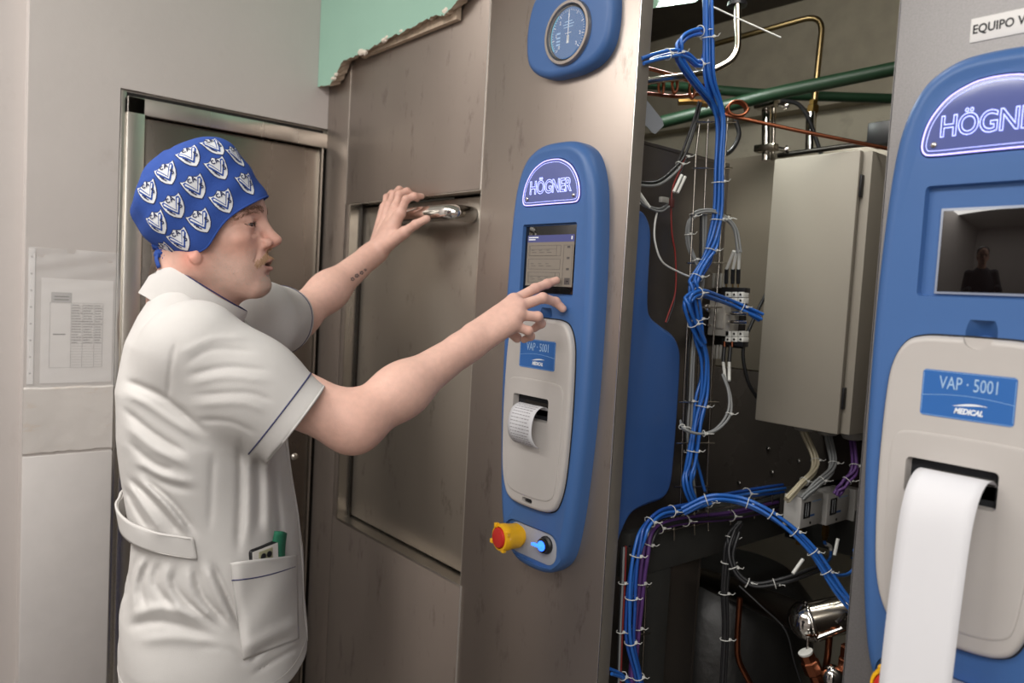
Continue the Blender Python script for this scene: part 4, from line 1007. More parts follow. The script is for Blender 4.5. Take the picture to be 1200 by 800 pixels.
# torso frame
TO = at(248, 560, 1.215); td = hray(248)
tf = rot_dir(td, 10); tl = np.cross(EZ, tf)
rows = [(318, 203, 248), (335, 191, 258), (352, 177, 268), (372, 166, 284), (400, 155, 306), (450, 144, 322), (500, 146, 331), (560, 153, 340), (610, 162, 348), (650, 157, 352), (690, 148, 353), (730, 146, 356), (765, 149, 359), (800, 154, 356), (830, 158, 352)]
tz, tc, ta = [], [], []
for y, b, f_ in rows:
    pb = onP(b, y, TO, td); pf = onP(f_, y, TO, td)
    r0 = np.cross(td, EZ)
    tz.append((pb[2] + pf[2]) / 2); tc.append(((pb - TO) @ r0 + (pf - TO) @ r0) / 2); ta.append(((pf - pb) @ r0) / 2)
tz = np.array(tz[::-1]); tc = np.array(tc[::-1]); ta = np.array(ta[::-1])
tb = np.array([.052, .064, .088, .124, .168, .192, .198, .192, .186, .188, .193, .198, .20, .203, .204])[::-1]
def torso_q(p):
    q = p - TO; z = p[:, 2]
    a = np.interp(z, tz, ta); b = np.interp(z, tz, tb); c = np.interp(z, tz, tc)
    return q @ tf - c, q @ tl, a, b
def torso_d(p, grow=0.):
    x, y, a, b = torso_q(p); a = a + grow; b = b + grow
    n = 2.25; k = (np.abs(x / a) ** n + np.abs(y / b) ** n) ** (1 / n)
    d = (k - 1) * np.minimum(a, b) * np.where(k > 1, 1., 1.)
    return d

# joints
RS = at(236, 418, 1.06); RE = at(414, 496, 1.13); RW = at(556, 399, 1.275)
LS = RS + tl * .34 + EZ * .035 + tf * .03
LE = at(348, 372, 1.60); LW = onY(442, 293, -.085)
print('R arm', np.linalg.norm(RE - RS), np.linalg.norm(RW - RE), 'L arm', np.linalg.norm(LE - LS), np.linalg.norm(LW - LE), 'head top z', H(0, 0, .12)[2])

# fingers: chains of joints (MCP, PIP, DIP, tip)
YT = -.0415
R_F = {
 'index': [at(602, 352, 1.335), at(627, 338, 1.365), at(641, 332.5, 1.378), onY(652, 328.5, YT)],
 'middle': [at(608, 359, 1.322), at(636, 349, 1.342), at(651, 353.5, 1.362), onY(659.5, 361.5, -.047)],
 'ring': [at(607, 369, 1.310), at(630, 371, 1.322), at(634, 379, 1.342), at(626, 385, 1.355)],
 'pinky': [at(601, 381, 1.300), at(619, 387.5, 1.308), at(622, 394, 1.325), at(614, 398, 1.338)],
 'thumb': [at(570, 388, 1.305), at(588, 384, 1.335), at(598, 388, 1.352), at(606, 396, 1.360)]}
L_F = {
 'index': [onY(469, 250, -.064), onY(476, 233.5, -.058), onY(485.5, 229.8, -.042), onY(494, 230, -.020)],
 'middle': [onY(464, 243, -.060), onY(468, 228, -.052), onY(477, 224, -.034), onY(489, 233, -.010)],
 'ring': [onY(457, 241, -.052), onY(461, 228, -.040), onY(468, 222, -.022), onY(478, 226, .004)],
 'pinky': [onY(451, 243, -.040), onY(453, 231, -.028), onY(459, 226, -.012), onY(467, 229, .006)],
 'thumb': [onY(456, 281, -.076), onY(474, 272, -.070), onY(487, 263, -.061), onY(500, 256.5, -.0515)]}
FR = {'index': (.0098, .0088, .0080, .0070), 'middle': (.0100, .0090, .0080, .0071), 'ring': (.0096, .0086, .0078, .0068), 'pinky': (.0088, .0076, .0068, .0061), 'thumb': (.0135, .0112, .0100, .0086)}
def hand_fn(W, Fg, axis_arm):
    W = np.asarray(W)
    pc = W * .45 + (Fg['middle'][0] + Fg['ring'][0]) / 2 * .55
    across = unit(Fg['pinky'][0] - Fg['index'][0])
    def f(p):
        d = None
        for n in ('index', 'middle', 'ring', 'pinky'):
            J = Fg[n]; wr = W + across * {'index': -.016, 'middle': -.006, 'ring': .006, 'pinky': .015}[n]
            m = cone(p, wr, J[0], .0165, .0128)
            d = m if d is None else smin(d, m, .014)
        d = smin(d, cone(p, W + across * -.012, Fg['thumb'][0] * .6 + Fg['index'][0] * .4, .017, .014), .015)
        d = smin(d, cone(p, W + across * -.010, Fg['thumb'][1], .018, FR['thumb'][0]), .012)
        for n in ('index', 'middle', 'ring', 'pinky', 'thumb'):
            J = Fg[n]; R = FR[n]; fd = None
            for i in range(3):
                if n == 'thumb' and i == 0: continue
                s = cone(p, J[i], J[i + 1], R[i], R[i + 1])
                fd = s if fd is None else smin(fd, s, .0035)
            for i in (1, 2):   # slight knuckles
                fd = smin(fd, sph(p, J[i], R[i] * 1.04), .003)
            if n != 'thumb': fd = smin(fd, sph(p, J[0], R[0] * 1.12), .006)
            d = smin(d, fd, .0045)
        return d
    return f, pc
rh, rpc = hand_fn(RW, R_F, None)
lh, lpc = hand_fn(LW, L_F, None)

def head_local(q):
    """q: points in the head frame, metres"""
    y = np.abs(q[:, 1]); s = q.copy(); s[:, 1] = y                       # symmetric
    d = ell(s, (-.014, 0, .036), (.098, .074, .082))
    d = smin(d, ell(s, (.034, 0, .016), (.066, .062, .074)), .02)
    d = smin(d, ell(s, (.044, 0, -.045), (.046, .050, .052)), .02)       # mid face
    d = smin(d, cone(s, (.000, .050, -.060), (.070, .017, -.104), .018, .017), .024)   # jaw
    d = smin(d, cone(s, (-.004, .056, -.02), (.000, .051, -.062), .016, .018), .02)
    d = smin(d, ell(s, (.045, 0, -.085), (.040, .036, .028)), .02)
    d = smin(d, ell(s, (.0800, 0, -.1010), (.0165, .020, .0155)), .012)    # chin
    d = smin(d, ell(s, (.060, .040, -.028), (.020, .015, .014)), .018)     # cheek bone
    d = smin(d, ell(s, (.064, .024, -.064), (.016, .017, .030)), .018)     # cheek
    d = smin(d, cone(s, (.086, .010, .0180), (.068, .048, .009), .010, .008), .012)    # brow ridge
    d = smin(d, ell(s, (.082, 0, -.066), (.0165, .026, .024)), .012)       # muzzle
    d = smax(d, -ell(s, (.0985, .0350, -.0040), (.0200, .0225, .0135)), .010) # socket
    # nose
    n = cone(s, (.086, 0, .012), (.1045, 0, -.022), .0078, .0088)
    n = smin(n, ell(s, (.1105, 0, -.0305), (.0110, .0098, .0092)), .007)
    n = smin(n, ell(s, (.0990, .0125, -.0350), (.0100, .0062, .0078)), .005)
    n = smin(n, cone(s, (.092, 0, -.039), (.106, 0, -.038), .006, .0045), .005)
    d = smin(d, n, .009)
    d = smax(d, -ell(s, (.1030, .0068, -.0430), (.0062, .0032, .0042)), .003)
    # eyelids: a ball with a slit; the eyeball sits inside
    e = np.array([.0750, .0325, -.0055]); r = s - e; rr = np.linalg.norm(r, axis=1)
    ang = np.degrees(np.arctan2(r[:, 2], np.maximum(r[:, 0], 1e-4)))
    az = np.degrees(np.arctan2(r[:, 1], np.maximum(r[:, 0], 1e-4)))
    ang = np.degrees(np.arcsin(np.clip(r[:, 2] / np.maximum(rr, 1e-4), -1, 1)))
    lat = 1 - ((az - 6) / 58) ** 2
    up = -6 + 10 * lat - az * .04; lowr = -4 - 12 * lat - az * .04
    inside = np.minimum(up - ang, ang - lowr) * .00022                     # >0 inside the slit
    lid = rr - .0139
    lid = smax(lid, np.where(r[:, 0] > 0, inside, -.01), .0008)
    d = smin(d, lid, .0035)
    d = smax(d, -(np.where((inside > -.0004) & (r[:, 0] > .004), rr - .0150, .02)), .0006)
    d = smin(d, cone(s, (.0865, .019, .0050), (.0770, .047, .0000), .0030, .0028), .005)   # upper lid fold
    d = smax(d, -cone(s, (.0885, .0215, -.0200), (.0835, .0360, -.0235), .0008, .0005), .005)
    d = smax(d, -cone(s, (.0945, .0190, -.0360), (.0830, .0310, -.0640), .0014, .0012), .005)
    d = smax(d, -cone(s, (.0850, .0235, -.0730), (.0770, .0290, -.0900), .0013, .0010), .004)
    for zz in (.002, -.005, -.012): d = smax(d, -cone(s, (.0640, .0520, -.004 + zz * .3), (.0540, .0580, zz), .0006, .0004), .002)
    # lips, a little parted
    d = smin(d, cone(s, (.0990, 0, -.0605), (.0865, .0220, -.0680), .0050, .0022), .004)
    d = smin(d, cone(s, (.0970, 0, -.0765), (.0860, .0200, -.0720), .0062, .0024), .004)
    d = smax(d, -ell(s, (.0965, 0, -.0688), (.0130, .0170, .0030)), .002)
    d = smax(d, -ell(s, (.0985, 0, -.0835), (.0060, .0160, .0040)), .006)
    d = smax(d, -ell(s, (.1035, 0, -.0530), (.0030, .0032, .0070)), .003)
    # ear
    er = s - np.array([-.002, .0750, -.031]); ca, sa = math.cos(.22), math.sin(.22)
    ex = er[:, 0] * ca + er[:, 2] * sa; ez = -er[:, 0] * sa + er[:, 2] * ca; ey = er[:, 1] - ex * -.35
    E3 = np.stack([ex, ey, ez], 1)
    ear = ell(E3, (0, 0, .006), (.0175, .0058, .0250)); ear = smin(ear, ell(E3, (.004, 0, -.0235), (.0085, .0048, .0110)), .005)
    ear = smax(ear, -ell(E3, (.002, .0065, .002), (.0105, .0050, .0150)), .003)
    d = smin(d, ear, .004)
    return d * .97
# cap frame (needed here because the cloth presses on the skull and ears)
CO = at(254, 263, 1.190); cd = hray(254)
cr = np.cross(cd, EZ); SX = 893.58 / 1.19 * 1.075; SY = 893.58 / 1.19
upc = unit(M[:, 1] - cd * (M[:, 1] @ cd)); lat = unit(-cd)
rings = [(-1, -66, 71.5, .078), (0, -67, 72, .079), (8, -72, 72, .080), (16, -77, 71.5, .081), (26, -80, 71, .0825), (36, -81, 70.5, .083), (46, -80, 69.5, .083), (56, -77, 68, .082), (65, -71, 66, .079), (73, -63, 63, .075), (80, -54, 58, .068), (86, -46, 49, .058), (91, -35, 38, .045), (94, -24, 26, .031), (96, -14, 14, .017)]
RG = np.array(rings, float)
def droop(en, l): return 20 * np.exp(-((en + .58) / .50) ** 2) * np.clip(np.abs(l) / .075, 0, 1) ** 1.5
def cap_limit(p):
    r = p - CO; dx = (r @ cr) * SX; dy = -(r @ upc) * SY; e = .843 * dx - .538 * dy; h = -.538 * dx - .843 * dy; l = r @ lat
    e0 = np.interp(h, RG[:, 0], RG[:, 1]); e1 = np.interp(h, RG[:, 0], RG[:, 2]); w = np.interp(h, RG[:, 0], RG[:, 3]) - .0045
    a = (e1 - e0) / 2 - 4.5
    a = np.maximum(a, 4); w = np.maximum(w, .005)
    en = (e - (e0 + e1) / 2) / a; dp = droop(en, l)
    h = h + dp
    k = ((np.abs((e - (e0 + e1) / 2) / a)) ** 2.4 + np.abs(l / w) ** 2.4) ** (1 / 2.4)
    d = (k - 1) * .055
    d = np.where(h > 90, np.maximum(d, (h - 90) / 750), d)
    return np.where(h < 6, d - (6 - h) * .0013, d)
HC = H(.01, 0, -.01)
nk0 = H(-.022, 0, -.055); nk1 = TO + tf * (tc[-3] - .004) + EZ * (tz[-3] - TO[2])
def head_fn(p):
    q = ((p - HO) @ HR) / HS
    return smax(head_local(q) * HS, cap_limit(p), .002)
def body_fn(p):
    d = group(p, HC, .150, head_fn)
    n = cone(p, nk0, nk1, .054, .060)
    n = smin(n, cone(p, H(.035, 0, -.085), nk1 + tf * .03, .030, .036), .03)
    d = smin(d, n, .022)
    tr = torso_d(p, -.024); tr = smax(tr, p[:, 2] - tz[-3], .03); d = smin(d, tr, .03)
    # arms
    for S_, E_, W_, hf, pc, sg in ((RS, RE, RW, rh, rpc, 1), (LS, LE, LW, lh, lpc, -1)):
        u = unit(W_ - E_)
        a = cone(p, S_, E_, .047, .0395)
        a = smin(a, cone(p, E_, E_ + (W_ - E_) * .38, .0400, .0385), .03)
        a = smin(a, cone(p, E_ + (W_ - E_) * .36, W_ - u * .02, .0375, .0265), .03)
        a = smin(a, cone(p, E_ - u * .012, E_, .030, .036), .012)
        across = unit(np.cross(u, unit(E_ - S_)))
        w2 = cone(p, W_ - u * .03, W_, .0245, .0235)
        a = smin(a, w2, .015)
        a = smin(a, group(p, pc, .160, hf), .010)
        d = smin(d, a, .012)
    return d

skin = mat_attr('skin', .52, sss=.06, bump=.18, bscale=420, spec=.35, noise=.05)
def body_colour(v):
    q = ((v - HO) @ HR) / HS; y = np.abs(q[:, 1])
    base = np.array(srgb(224, 182, 166)[:3]); c = np.tile(base, (len(v), 1))
    rs = np.random.RandomState(1)
    def blend(w, col):
        nonlocal c
        w = np.clip(w, 0, 1)[:, None]; c = c * (1 - w) + np.array(srgb(*col)[:3]) * w
    g = lambda d, s: np.exp(-(d / s) ** 2)
    D = lambda a, b, e: np.sqrt((q[:, 0] - a) ** 2 + (y - b) ** 2 + (q[:, 2] - e) ** 2)
    hd_ = np.linalg.norm(v - HC, axis=1) < .16
    m = hd_.astype(float)
    blend(m * .35, (216, 168, 150))
    blend(m * g(D(.106, 0, -.036), .018) * .5, (204, 128, 112))       # nose
    blend(m * g(D(.070, .045, -.035), .026) * .35, (208, 140, 120))      # cheek
    blend(m * g(D(0, .074, -.052), .022) * .6, (214, 130, 112))      # ear lobe
    lipd = np.minimum(D(.100, 0, -.066), np.minimum(D(.094, .011, -.0685), D(.0985, .004, -.075)))
    blend(m * np.clip((.0095 - lipd) / .003, 0, 1) * .75, (176, 104, 96))
    inm = m * g(q[:, 2] + .0690, .0022) * (q[:, 0] > .085) * (q[:, 0] < .1) * (y < .017)
    blend(inm, (86, 42, 40))
    # stubble: beard shadow of grey
    bw = np.clip((-.045 - q[:, 2]) / .02, 0, 1) * np.clip((q[:, 0] - .005) / .03, 0, 1) * np.clip((q[:, 2] + .135) / .02, 0, 1)
    blend(m * bw * .35, (176, 152, 140))
    blend(m * g(D(.0835, .031, -.001), .017) * .25, (176, 120, 106))
    # knuckles redder, arms a bit freckled
    for Fg in (R_F, L_F):
        for n, J in Fg.items():
            for j in J[:3]: blend(g(np.linalg.norm(v - j, axis=1), .0105) * .28, (206, 134, 118))
            # nails: on the outer side of each tip
            d1 = unit(J[3] - J[2]); d0 = unit(J[1] - J[0]) if n != 'thumb' else unit(J[2] - J[1])
            back = d0 - d1 * (d0 @ d1)
            if np.linalg.norm(back) < .05: back = EZ - d1 * (EZ @ d1)
            back = unit(back); ctr = J[3] - d1 * .001 + back * FR[n][3]
            dd = v - ctr; l = dd @ d1; s_ = np.linalg.norm(dd - np.outer(l, d1), axis=1)
            blend(((np.abs(l) < .0052) & (s_ < .0048)) * .8, (228, 190, 176))
    blend(g(np.linalg.norm(v - RE, axis=1), .05) * .25, (208, 144, 124))
    # small dark tattoo near the far wrist
    tt = TAT
    for (a, b, r) in tt: blend((np.linalg.norm(v - a, axis=1) < r) * .75, (74, 74, 84))
    return c
_u = unit(LW - LE); TAT = []
_tc = onP(419, 324, LE * .25 + LW * .75, hray(419)) 
_s = np.cross(hray(419), EZ)
for k in range(9):
    o_ = _tc + _u * (-.018 + .0045 * k) - hray(419) * .027 + EZ * (.0035 * math.sin(k * 2.2) - .012)
    TAT.append((o_, None, .0042 if k % 3 else .0055))

PT = TO * 1.; PT[2] = 0
man = thing('person', PT, 'man in white short-sleeved tunic and blue patterned cap tapping the screen', 'person')
lo = np.minimum.reduce([HO - .25, RE - .1, LW - .15, TO - .3]); hi = np.maximum.reduce([HO + .25, LW + .36, RW + .25, TO + .3])
lo[2] = .93; 
HQ = 1
body = sdf_object('body', body_fn, lo, hi, .0016 if HQ else .003, skin, man, 5, body_colour, it=1)
print('body verts', len(body.data.vertices))
body_bvh = bvh_of(body)

# eyes
white_e = mat('eye white', srgb(190, 178, 170), .15, coat=1.)
iris = mat('iris brown', srgb(78, 58, 44), .1, coat=1.); pupil = mat('pupil', srgb(12, 10, 10), .05)
gaze = unit(hx - .30 * hy - .22 * hz)
for s in (-1, 1):
    c = H(.0750, s * .0325, -.0055)
    ey = lathe('eyeball', [(0, -.0122)] + [(.0122 * math.sin(a), -.0122 * math.cos(a)) for a in np.linspace(.2, PI - .52, 14)] + [(0, .0122 * math.cos(.52))], c, gaze, white_e, man, 28, 180)
    lathe('iris', [(.0060, .0106), (.0045, .0116), (.0022, .0121), (0, .0122)], c, gaze, iris, ey, 24, 180)
    lathe('pupil', [(.0024, .0120), (.0012, .0125), (0, .0126)], c, gaze, pupil, ey, 16, 180)

# ---- hair strands rooted on the skin
def strands(name, spots, m, n, length, rad, seed, spread=.3, lift=.35):
    """spots: list of (centre, (su, sv, sw) jitter, growth direction)"""
    rp = np.random.RandomState(seed); bm = bmesh.new()
    for _ in range(n):
        c, jit, dr = spots[rp.randint(len(spots))]
        p = np.array(c) + (HR @ (rp.uniform(-1, 1, 3) * np.array(jit)))
        hit = body_bvh.find_nearest(V(p))
        if hit[0] is None: continue
        b = np.array(hit[0]); nr = np.array(hit[1]); d = np.array(dr) + rp.normal(0, spread, 3); d = d - nr * (d @ nr); d = unit(d)
        L_ = length * rp.uniform(.6, 1.2); d1 = unit(d + nr * lift); d2 = unit(d + nr * lift * .1)
        pts = [b - nr * .0005, b + d1 * L_ * .5, b + d1 * L_ * .5 + d2 * L_ * .5]
        bm_sweep(bm, pts, [rad, rad * .8, rad * .15], 3, False)
    me = bpy.data.meshes.new(name); bm.to_mesh(me); bm.free()
    return link(name, me, m, man)
brown = mat('brown hair', srgb(128, 94, 70), .6); greyh = mat('grey hair', srgb(188, 176, 164), .6); sandy = mat('sandy moustache', srgb(178, 142, 110), .6)
dn = -hz
sp = []
for s in (-1, 1):
    for t in np.linspace(0, 1, 10):
        y = s * (.011 + .040 * t); x = .094 - .026 * t ** 1.7; z = .0165 + .004 * math.sin(t * 2.6) - .0125 * t ** 2
        sp.append((H(x, y, z), (.003, .002, .0035), hy * s * 1. + hz * (.35 - .9 * t) - hx * .5 * t))
strands('eyebrow', sp, brown, 620, .0080, .00024, 2, .22, .2)
sp = []
for s in (-1, 1):
    for t in np.linspace(0, 1, 9):
        sp.append((H(.102 - .018 * t ** 1.5, s * (.002 + .026 * t), -.0500 - .017 * t ** 1.4), (.003, .002, .004), -hz * 1. + hy * s * .5 * t + hx * .1))
lp_ = []
for s in (-1, 1):
    for t in np.linspace(-1, 1, 9): lp_.append((H(.0885 - .008 * t * t - .004 * (t > 0), s * (.0325 + .0115 * t), -.0035 - .002 * t * t), (.0008, .0012, .0006), hx * .8 + hy * s * .3 * t - hz * .4))
strands('eyelashes', lp_, mat('dark lash', srgb(60, 44, 36), .6), 160, .0055, .00022, 8, .15, .5)
strands('moustache', sp, sandy, 1000, .0075, .00022, 4, .25, .25)
sp = [(H(.085, y, -.100), (.012, .006, .012), dn) for y in (-.02, -.01, 0, .01, .02)] + [(H(.05, s * .045, -.085), (.03, .006, .018), dn) for s in (-1, 1)] + [(H(.02, s * .056, -.06), (.02, .005, .03), dn) for s in (-1, 1)]
sp += [(H(.055, s * .040, -.070), (.034, .014, .026), dn) for s in (-1, 1)] * 3
strands('beard_stubble', sp, greyh, 6500, .0019, .00013, 5, .5, .8)
sp = [(H(.020, s * .068, -.016), (.008, .003, .018), dn) for s in (-1, 1)] 
strands('sideburn', sp, greyh, 700, .010, .00026, 6, .2, .15)
sp = [(H(-.075, y, -.048), (.012, .008, .020), dn - hx * .1) for y in (-.045, -.03, -.015, 0, .015, .03, .045)]
strands('nape_hair', sp, mat('dark grey hair', srgb(112, 98, 88), .6), 1500, .014, .0003, 7, .3, .25)

# ---- cap
cap_blue = mat('royal blue cotton', srgb(52, 82, 158), .8, noise=.06, nscale=60, bump=.35, bscale=700, spec=.2)
navy = mat('navy thread', srgb(36, 44, 84), .8)
cap_white = mat('white printed cotton', srgb(226, 228, 232), .8, spec=.2)
def cp(e, h):
    dx = e * .843 + h * -.538; dy = e * -.538 - h * .843           # pixels -> metres across the view ray
    return CO + cr * (dx / SX) - upc * (dy / SY)
ccap = lambda a: math.copysign(abs(a) ** .85, a)
NS = 96; cv = []; rp = np.random.RandomState(9)
rr2 = catmull([np.array(r, float) for r in rings], 3)
rings_f = rr2
lat = unit(-cd)
def cap_pt(i_h, th):
    """point of the cap: ring row and angle (0 = front, 90 = towards the viewer)"""
    i = int(np.clip(i_h, 0, len(rings_f) - 1)); j = min(i + 1, len(rings_f) - 1); t = i_h - i
    h, e0, e1, w_ = rings_f[i] * (1 - t) + rings_f[j] * t
    c = (e0 + e1) / 2; a = (e1 - e0) / 2
    hmid = h / 96.
    wr = .0022 * math.sin(th * 5 + h * .10) * hmid * (1 if math.cos(th) < .6 else .3) + .0016 * math.sin(th * 9 - h * .05 + 1) * max(0, -math.cos(th)) + .0012 * math.sin(th * 3 + h * .2)
    ln = w_ * ccap(math.sin(th)); p = cp(c + a * ccap(math.cos(th)), h - float(droop(ccap(math.cos(th)), ln)) * max(0, 1 - max(h, 0) / 75.))
    return p + lat * ((w_ + wr) * ccap(math.sin(th))) + cr * (wr * math.cos(th))
for i in range(len(rings_f)):
    cv.append([cap_pt(i, 2 * PI * k / NS) for k in range(NS)])
bm = bmesh.new(); R_ = [[bm.verts.new(p) for p in row] for row in cv]
for a, b in zip(R_, R_[1:]):
    for k in range(NS): bm.faces.new((a[k], a[(k + 1) % NS], b[(k + 1) % NS], b[k]))
bm.faces.new(R_[-1])
bmesh.ops.recalc_face_normals(bm, faces=bm.faces)
cap_bvh = BVHTree.FromBMesh(bm)
capc = np.mean([p for r in cv for p in r], 0)
# printed shields, part of the cloth
def outline_shield():
    h = [(0, -.52), (.10, -.46), (.22, -.36), (.33, -.20), (.40, .0), (.43, .20), (.44, .40), (.36, .36), (.24, .34), (.12, .39), (0, .48)]
    return h
half = outline_shield(); SH = half + [(-a, b) for a, b in reversed(half[1:-1])]
def put(poly, c, u, v, n, sz, lift, mi, inner=None):
    """a flat 2D shape wrapped on the cap surface"""
    tm = bmesh.new(); vs = [tm.verts.new((a, b, 0)) for a, b in poly]
    f = tm.faces.new(vs); bmesh.ops.triangulate(tm, faces=[f])
    bmesh.ops.subdivide_edges(tm, edges=[e for e in tm.edges if e.calc_length() > .16], cuts=1, use_grid_fill=False); bmesh.ops.triangulate(tm, faces=tm.faces[:])
    bmesh.ops.subdivide_edges(tm, edges=[e for e in tm.edges if e.calc_length() > .13], cuts=1, use_grid_fill=False); bmesh.ops.triangulate(tm, faces=tm.faces[:])
    mp = {}
    for vv in tm.verts:
        p = c + u * (vv.co.x * sz) + v * (vv.co.y * sz) + n * .03
        hit = cap_bvh.ray_cast(V(p), V(-n), .06)
        q = np.array(hit[0]) + np.array(hit[1]) * lift if hit[0] is not None else None
        mp[vv] = bm.verts.new(q) if q is not None else None
    for ff in tm.faces:
        w_ = [mp[x] for x in ff.verts]
        if None in w_: continue
        try: nf = bm.faces.new(w_)
        except ValueError: continue
        nf.material_index = mi; nf.smooth = True
        nf.normal_update()
        if nf.normal.dot(V(n)) < 0: nf.normal_flip()
    tm.free()
Vp = [(-.40, .30), (-.24, .33), (0, -.18), (.24, .33), (.40, .30), (.40, .18), (.05, -.46), (-.05, -.46), (-.40, .18)]
def letter(ch):
    me = text_mesh(ch, .34, depth=0, bold=.008); return me
def emblem(c, n, tilt=0.):
    up_ = cp(0, 60) - cp(0, 0); v = unit(up_ - n * (up_ @ n)); u = np.cross(v, n); sz = .0350
    if tilt: v, u = v * math.cos(tilt) + u * math.sin(tilt), u * math.cos(tilt) - v * math.sin(tilt)
    put([(a * 1.08, b * 1.07) for a, b in SH], c, u, v, n, sz, .0003, 2)
    put([(a * .98, b * .98) for a, b in SH], c, u, v, n, sz, .0006, 1)
    put([(-.38, .30), (-.27, .32), (.0, -.14), (.27, .32), (.38, .30), (.38, .14), (.02, -.36), (-.02, -.36), (-.38, .14)], c, u, v, n, sz, .0009, 0)
    put([(-.33, .235), (-.28, .25), (.0, -.19), (.28, .25), (.33, .235), (.33, .20), (.0, -.27), (-.33, .20)], c, u, v, n, sz, .0012, 1)
    # letters C A above, S below
    for segs in ([(-.02, .36), (-.12, .36), (-.16, .29), (-.10, .22), (-.02, .23)], [(.02, .20), (.09, .40), (.17, .20)], [(.05, .27), (.14, .27)], [(.30, .02), (.20, .05), (.20, -.03), (.28, -.06), (.26, -.14), (.17, -.13)], [(-.30, -.0), (-.17, -.16)], [(-.26, -.10), (-.12, -.30)]):
        for (a, b), (c2, d2) in zip(segs, segs[1:]):
            t_ = np.array([c2 - a, d2 - b]); t_ = t_ / np.linalg.norm(t_) * .022; o_ = (-t_[1], t_[0])
            put([(a + o_[0], b + o_[1]), (c2 + o_[0], d2 + o_[1]), (c2 - o_[0], d2 - o_[1]), (a - o_[0], b - o_[1])], c, u, v, n, sz, .0015, 2)
spots = [(222, 182), (256, 197), (289, 215), (229, 219), (262, 236), (195, 203), (204, 242), (235, 259), (174, 225), (184, 261), (211, 281), (251, 171), (277, 183), (197, 293)]
bm.faces.ensure_lookup_table(); n0 = len(bm.faces)
for px, py in spots:
    o_ = V(CAM); d_ = V(unit(ray(px, py))); hit = cap_bvh.ray_cast(o_, d_)
    if hit[0] is None: continue
    c = np.array(hit[0]); n = np.array(hit[1]); emblem(c, n)
    # the same print goes round to the far side
    c2 = c - lat * 2 * ((c - CO) @ lat); hit2 = cap_bvh.find_nearest(V(c2))
    emblem(np.array(hit2[0]), np.array(hit2[1]))
for f in bm.faces[:n0]: f.smooth = True
me = bpy.data.meshes.new('cap'); bm.to_mesh(me); bm.free()
cap = link('cap', me, [cap_blue, cap_white, navy], man)
# turned hem band and tie of the cap
bm = bmesh.new()
bm_sweep(bm, [cv[0][k % NS] for k in range(NS + 1)], .0016, 8)
link('cap_hem', from_bm(bm, 'ch'), cap_blue, cap, 180)
kb = cp(-68, 4) - lat * -.02
bm = bmesh.new()
for k, (dx, dy, dz_) in enumerate(((0, 0, 0), (-.006, 0, -.008), (.004, .004, -.012), (-.010, -.003, .006))):
    r = bmesh.ops.create_icosphere(bm, subdivisions=3, radius=.0085)
    for v in r['verts']:
        v.co = V(kb + np.array(v.co) * np.array([1.1, .9, .9]) * (1 + .25 * math.sin(v.co.x * 900 + k) * math.sin(v.co.z * 700)) + cr * dx + EZ * dz_ + lat * dy)
for s in (1, -1):
    pts = catmull([kb, kb - cr * .010 - EZ * .012 + lat * .006 * s, kb - cr * .006 - EZ * .028 + lat * .012 * s], 5)
    bm_sweep(bm, pts, .0045, 8, True, .35)
link('cap_tie', from_bm(bm, 'ct'), cap_blue, cap, 180)
# ================================================================== clothes
white_c = mat('white cotton twill', srgb(203, 200, 197), .85, noise=.02, nscale=40, bump=.22, bscale=900, spec=.2)
pipe_m = mat('navy piping', srgb(44, 46, 92), .7)
def proj_px(p):
    c = (p - CAM) @ M; w_ = -c[:, 2]
    return 600 + F_PX * c[:, 0] / w_, 400 - F_PX * c[:, 1] / w_
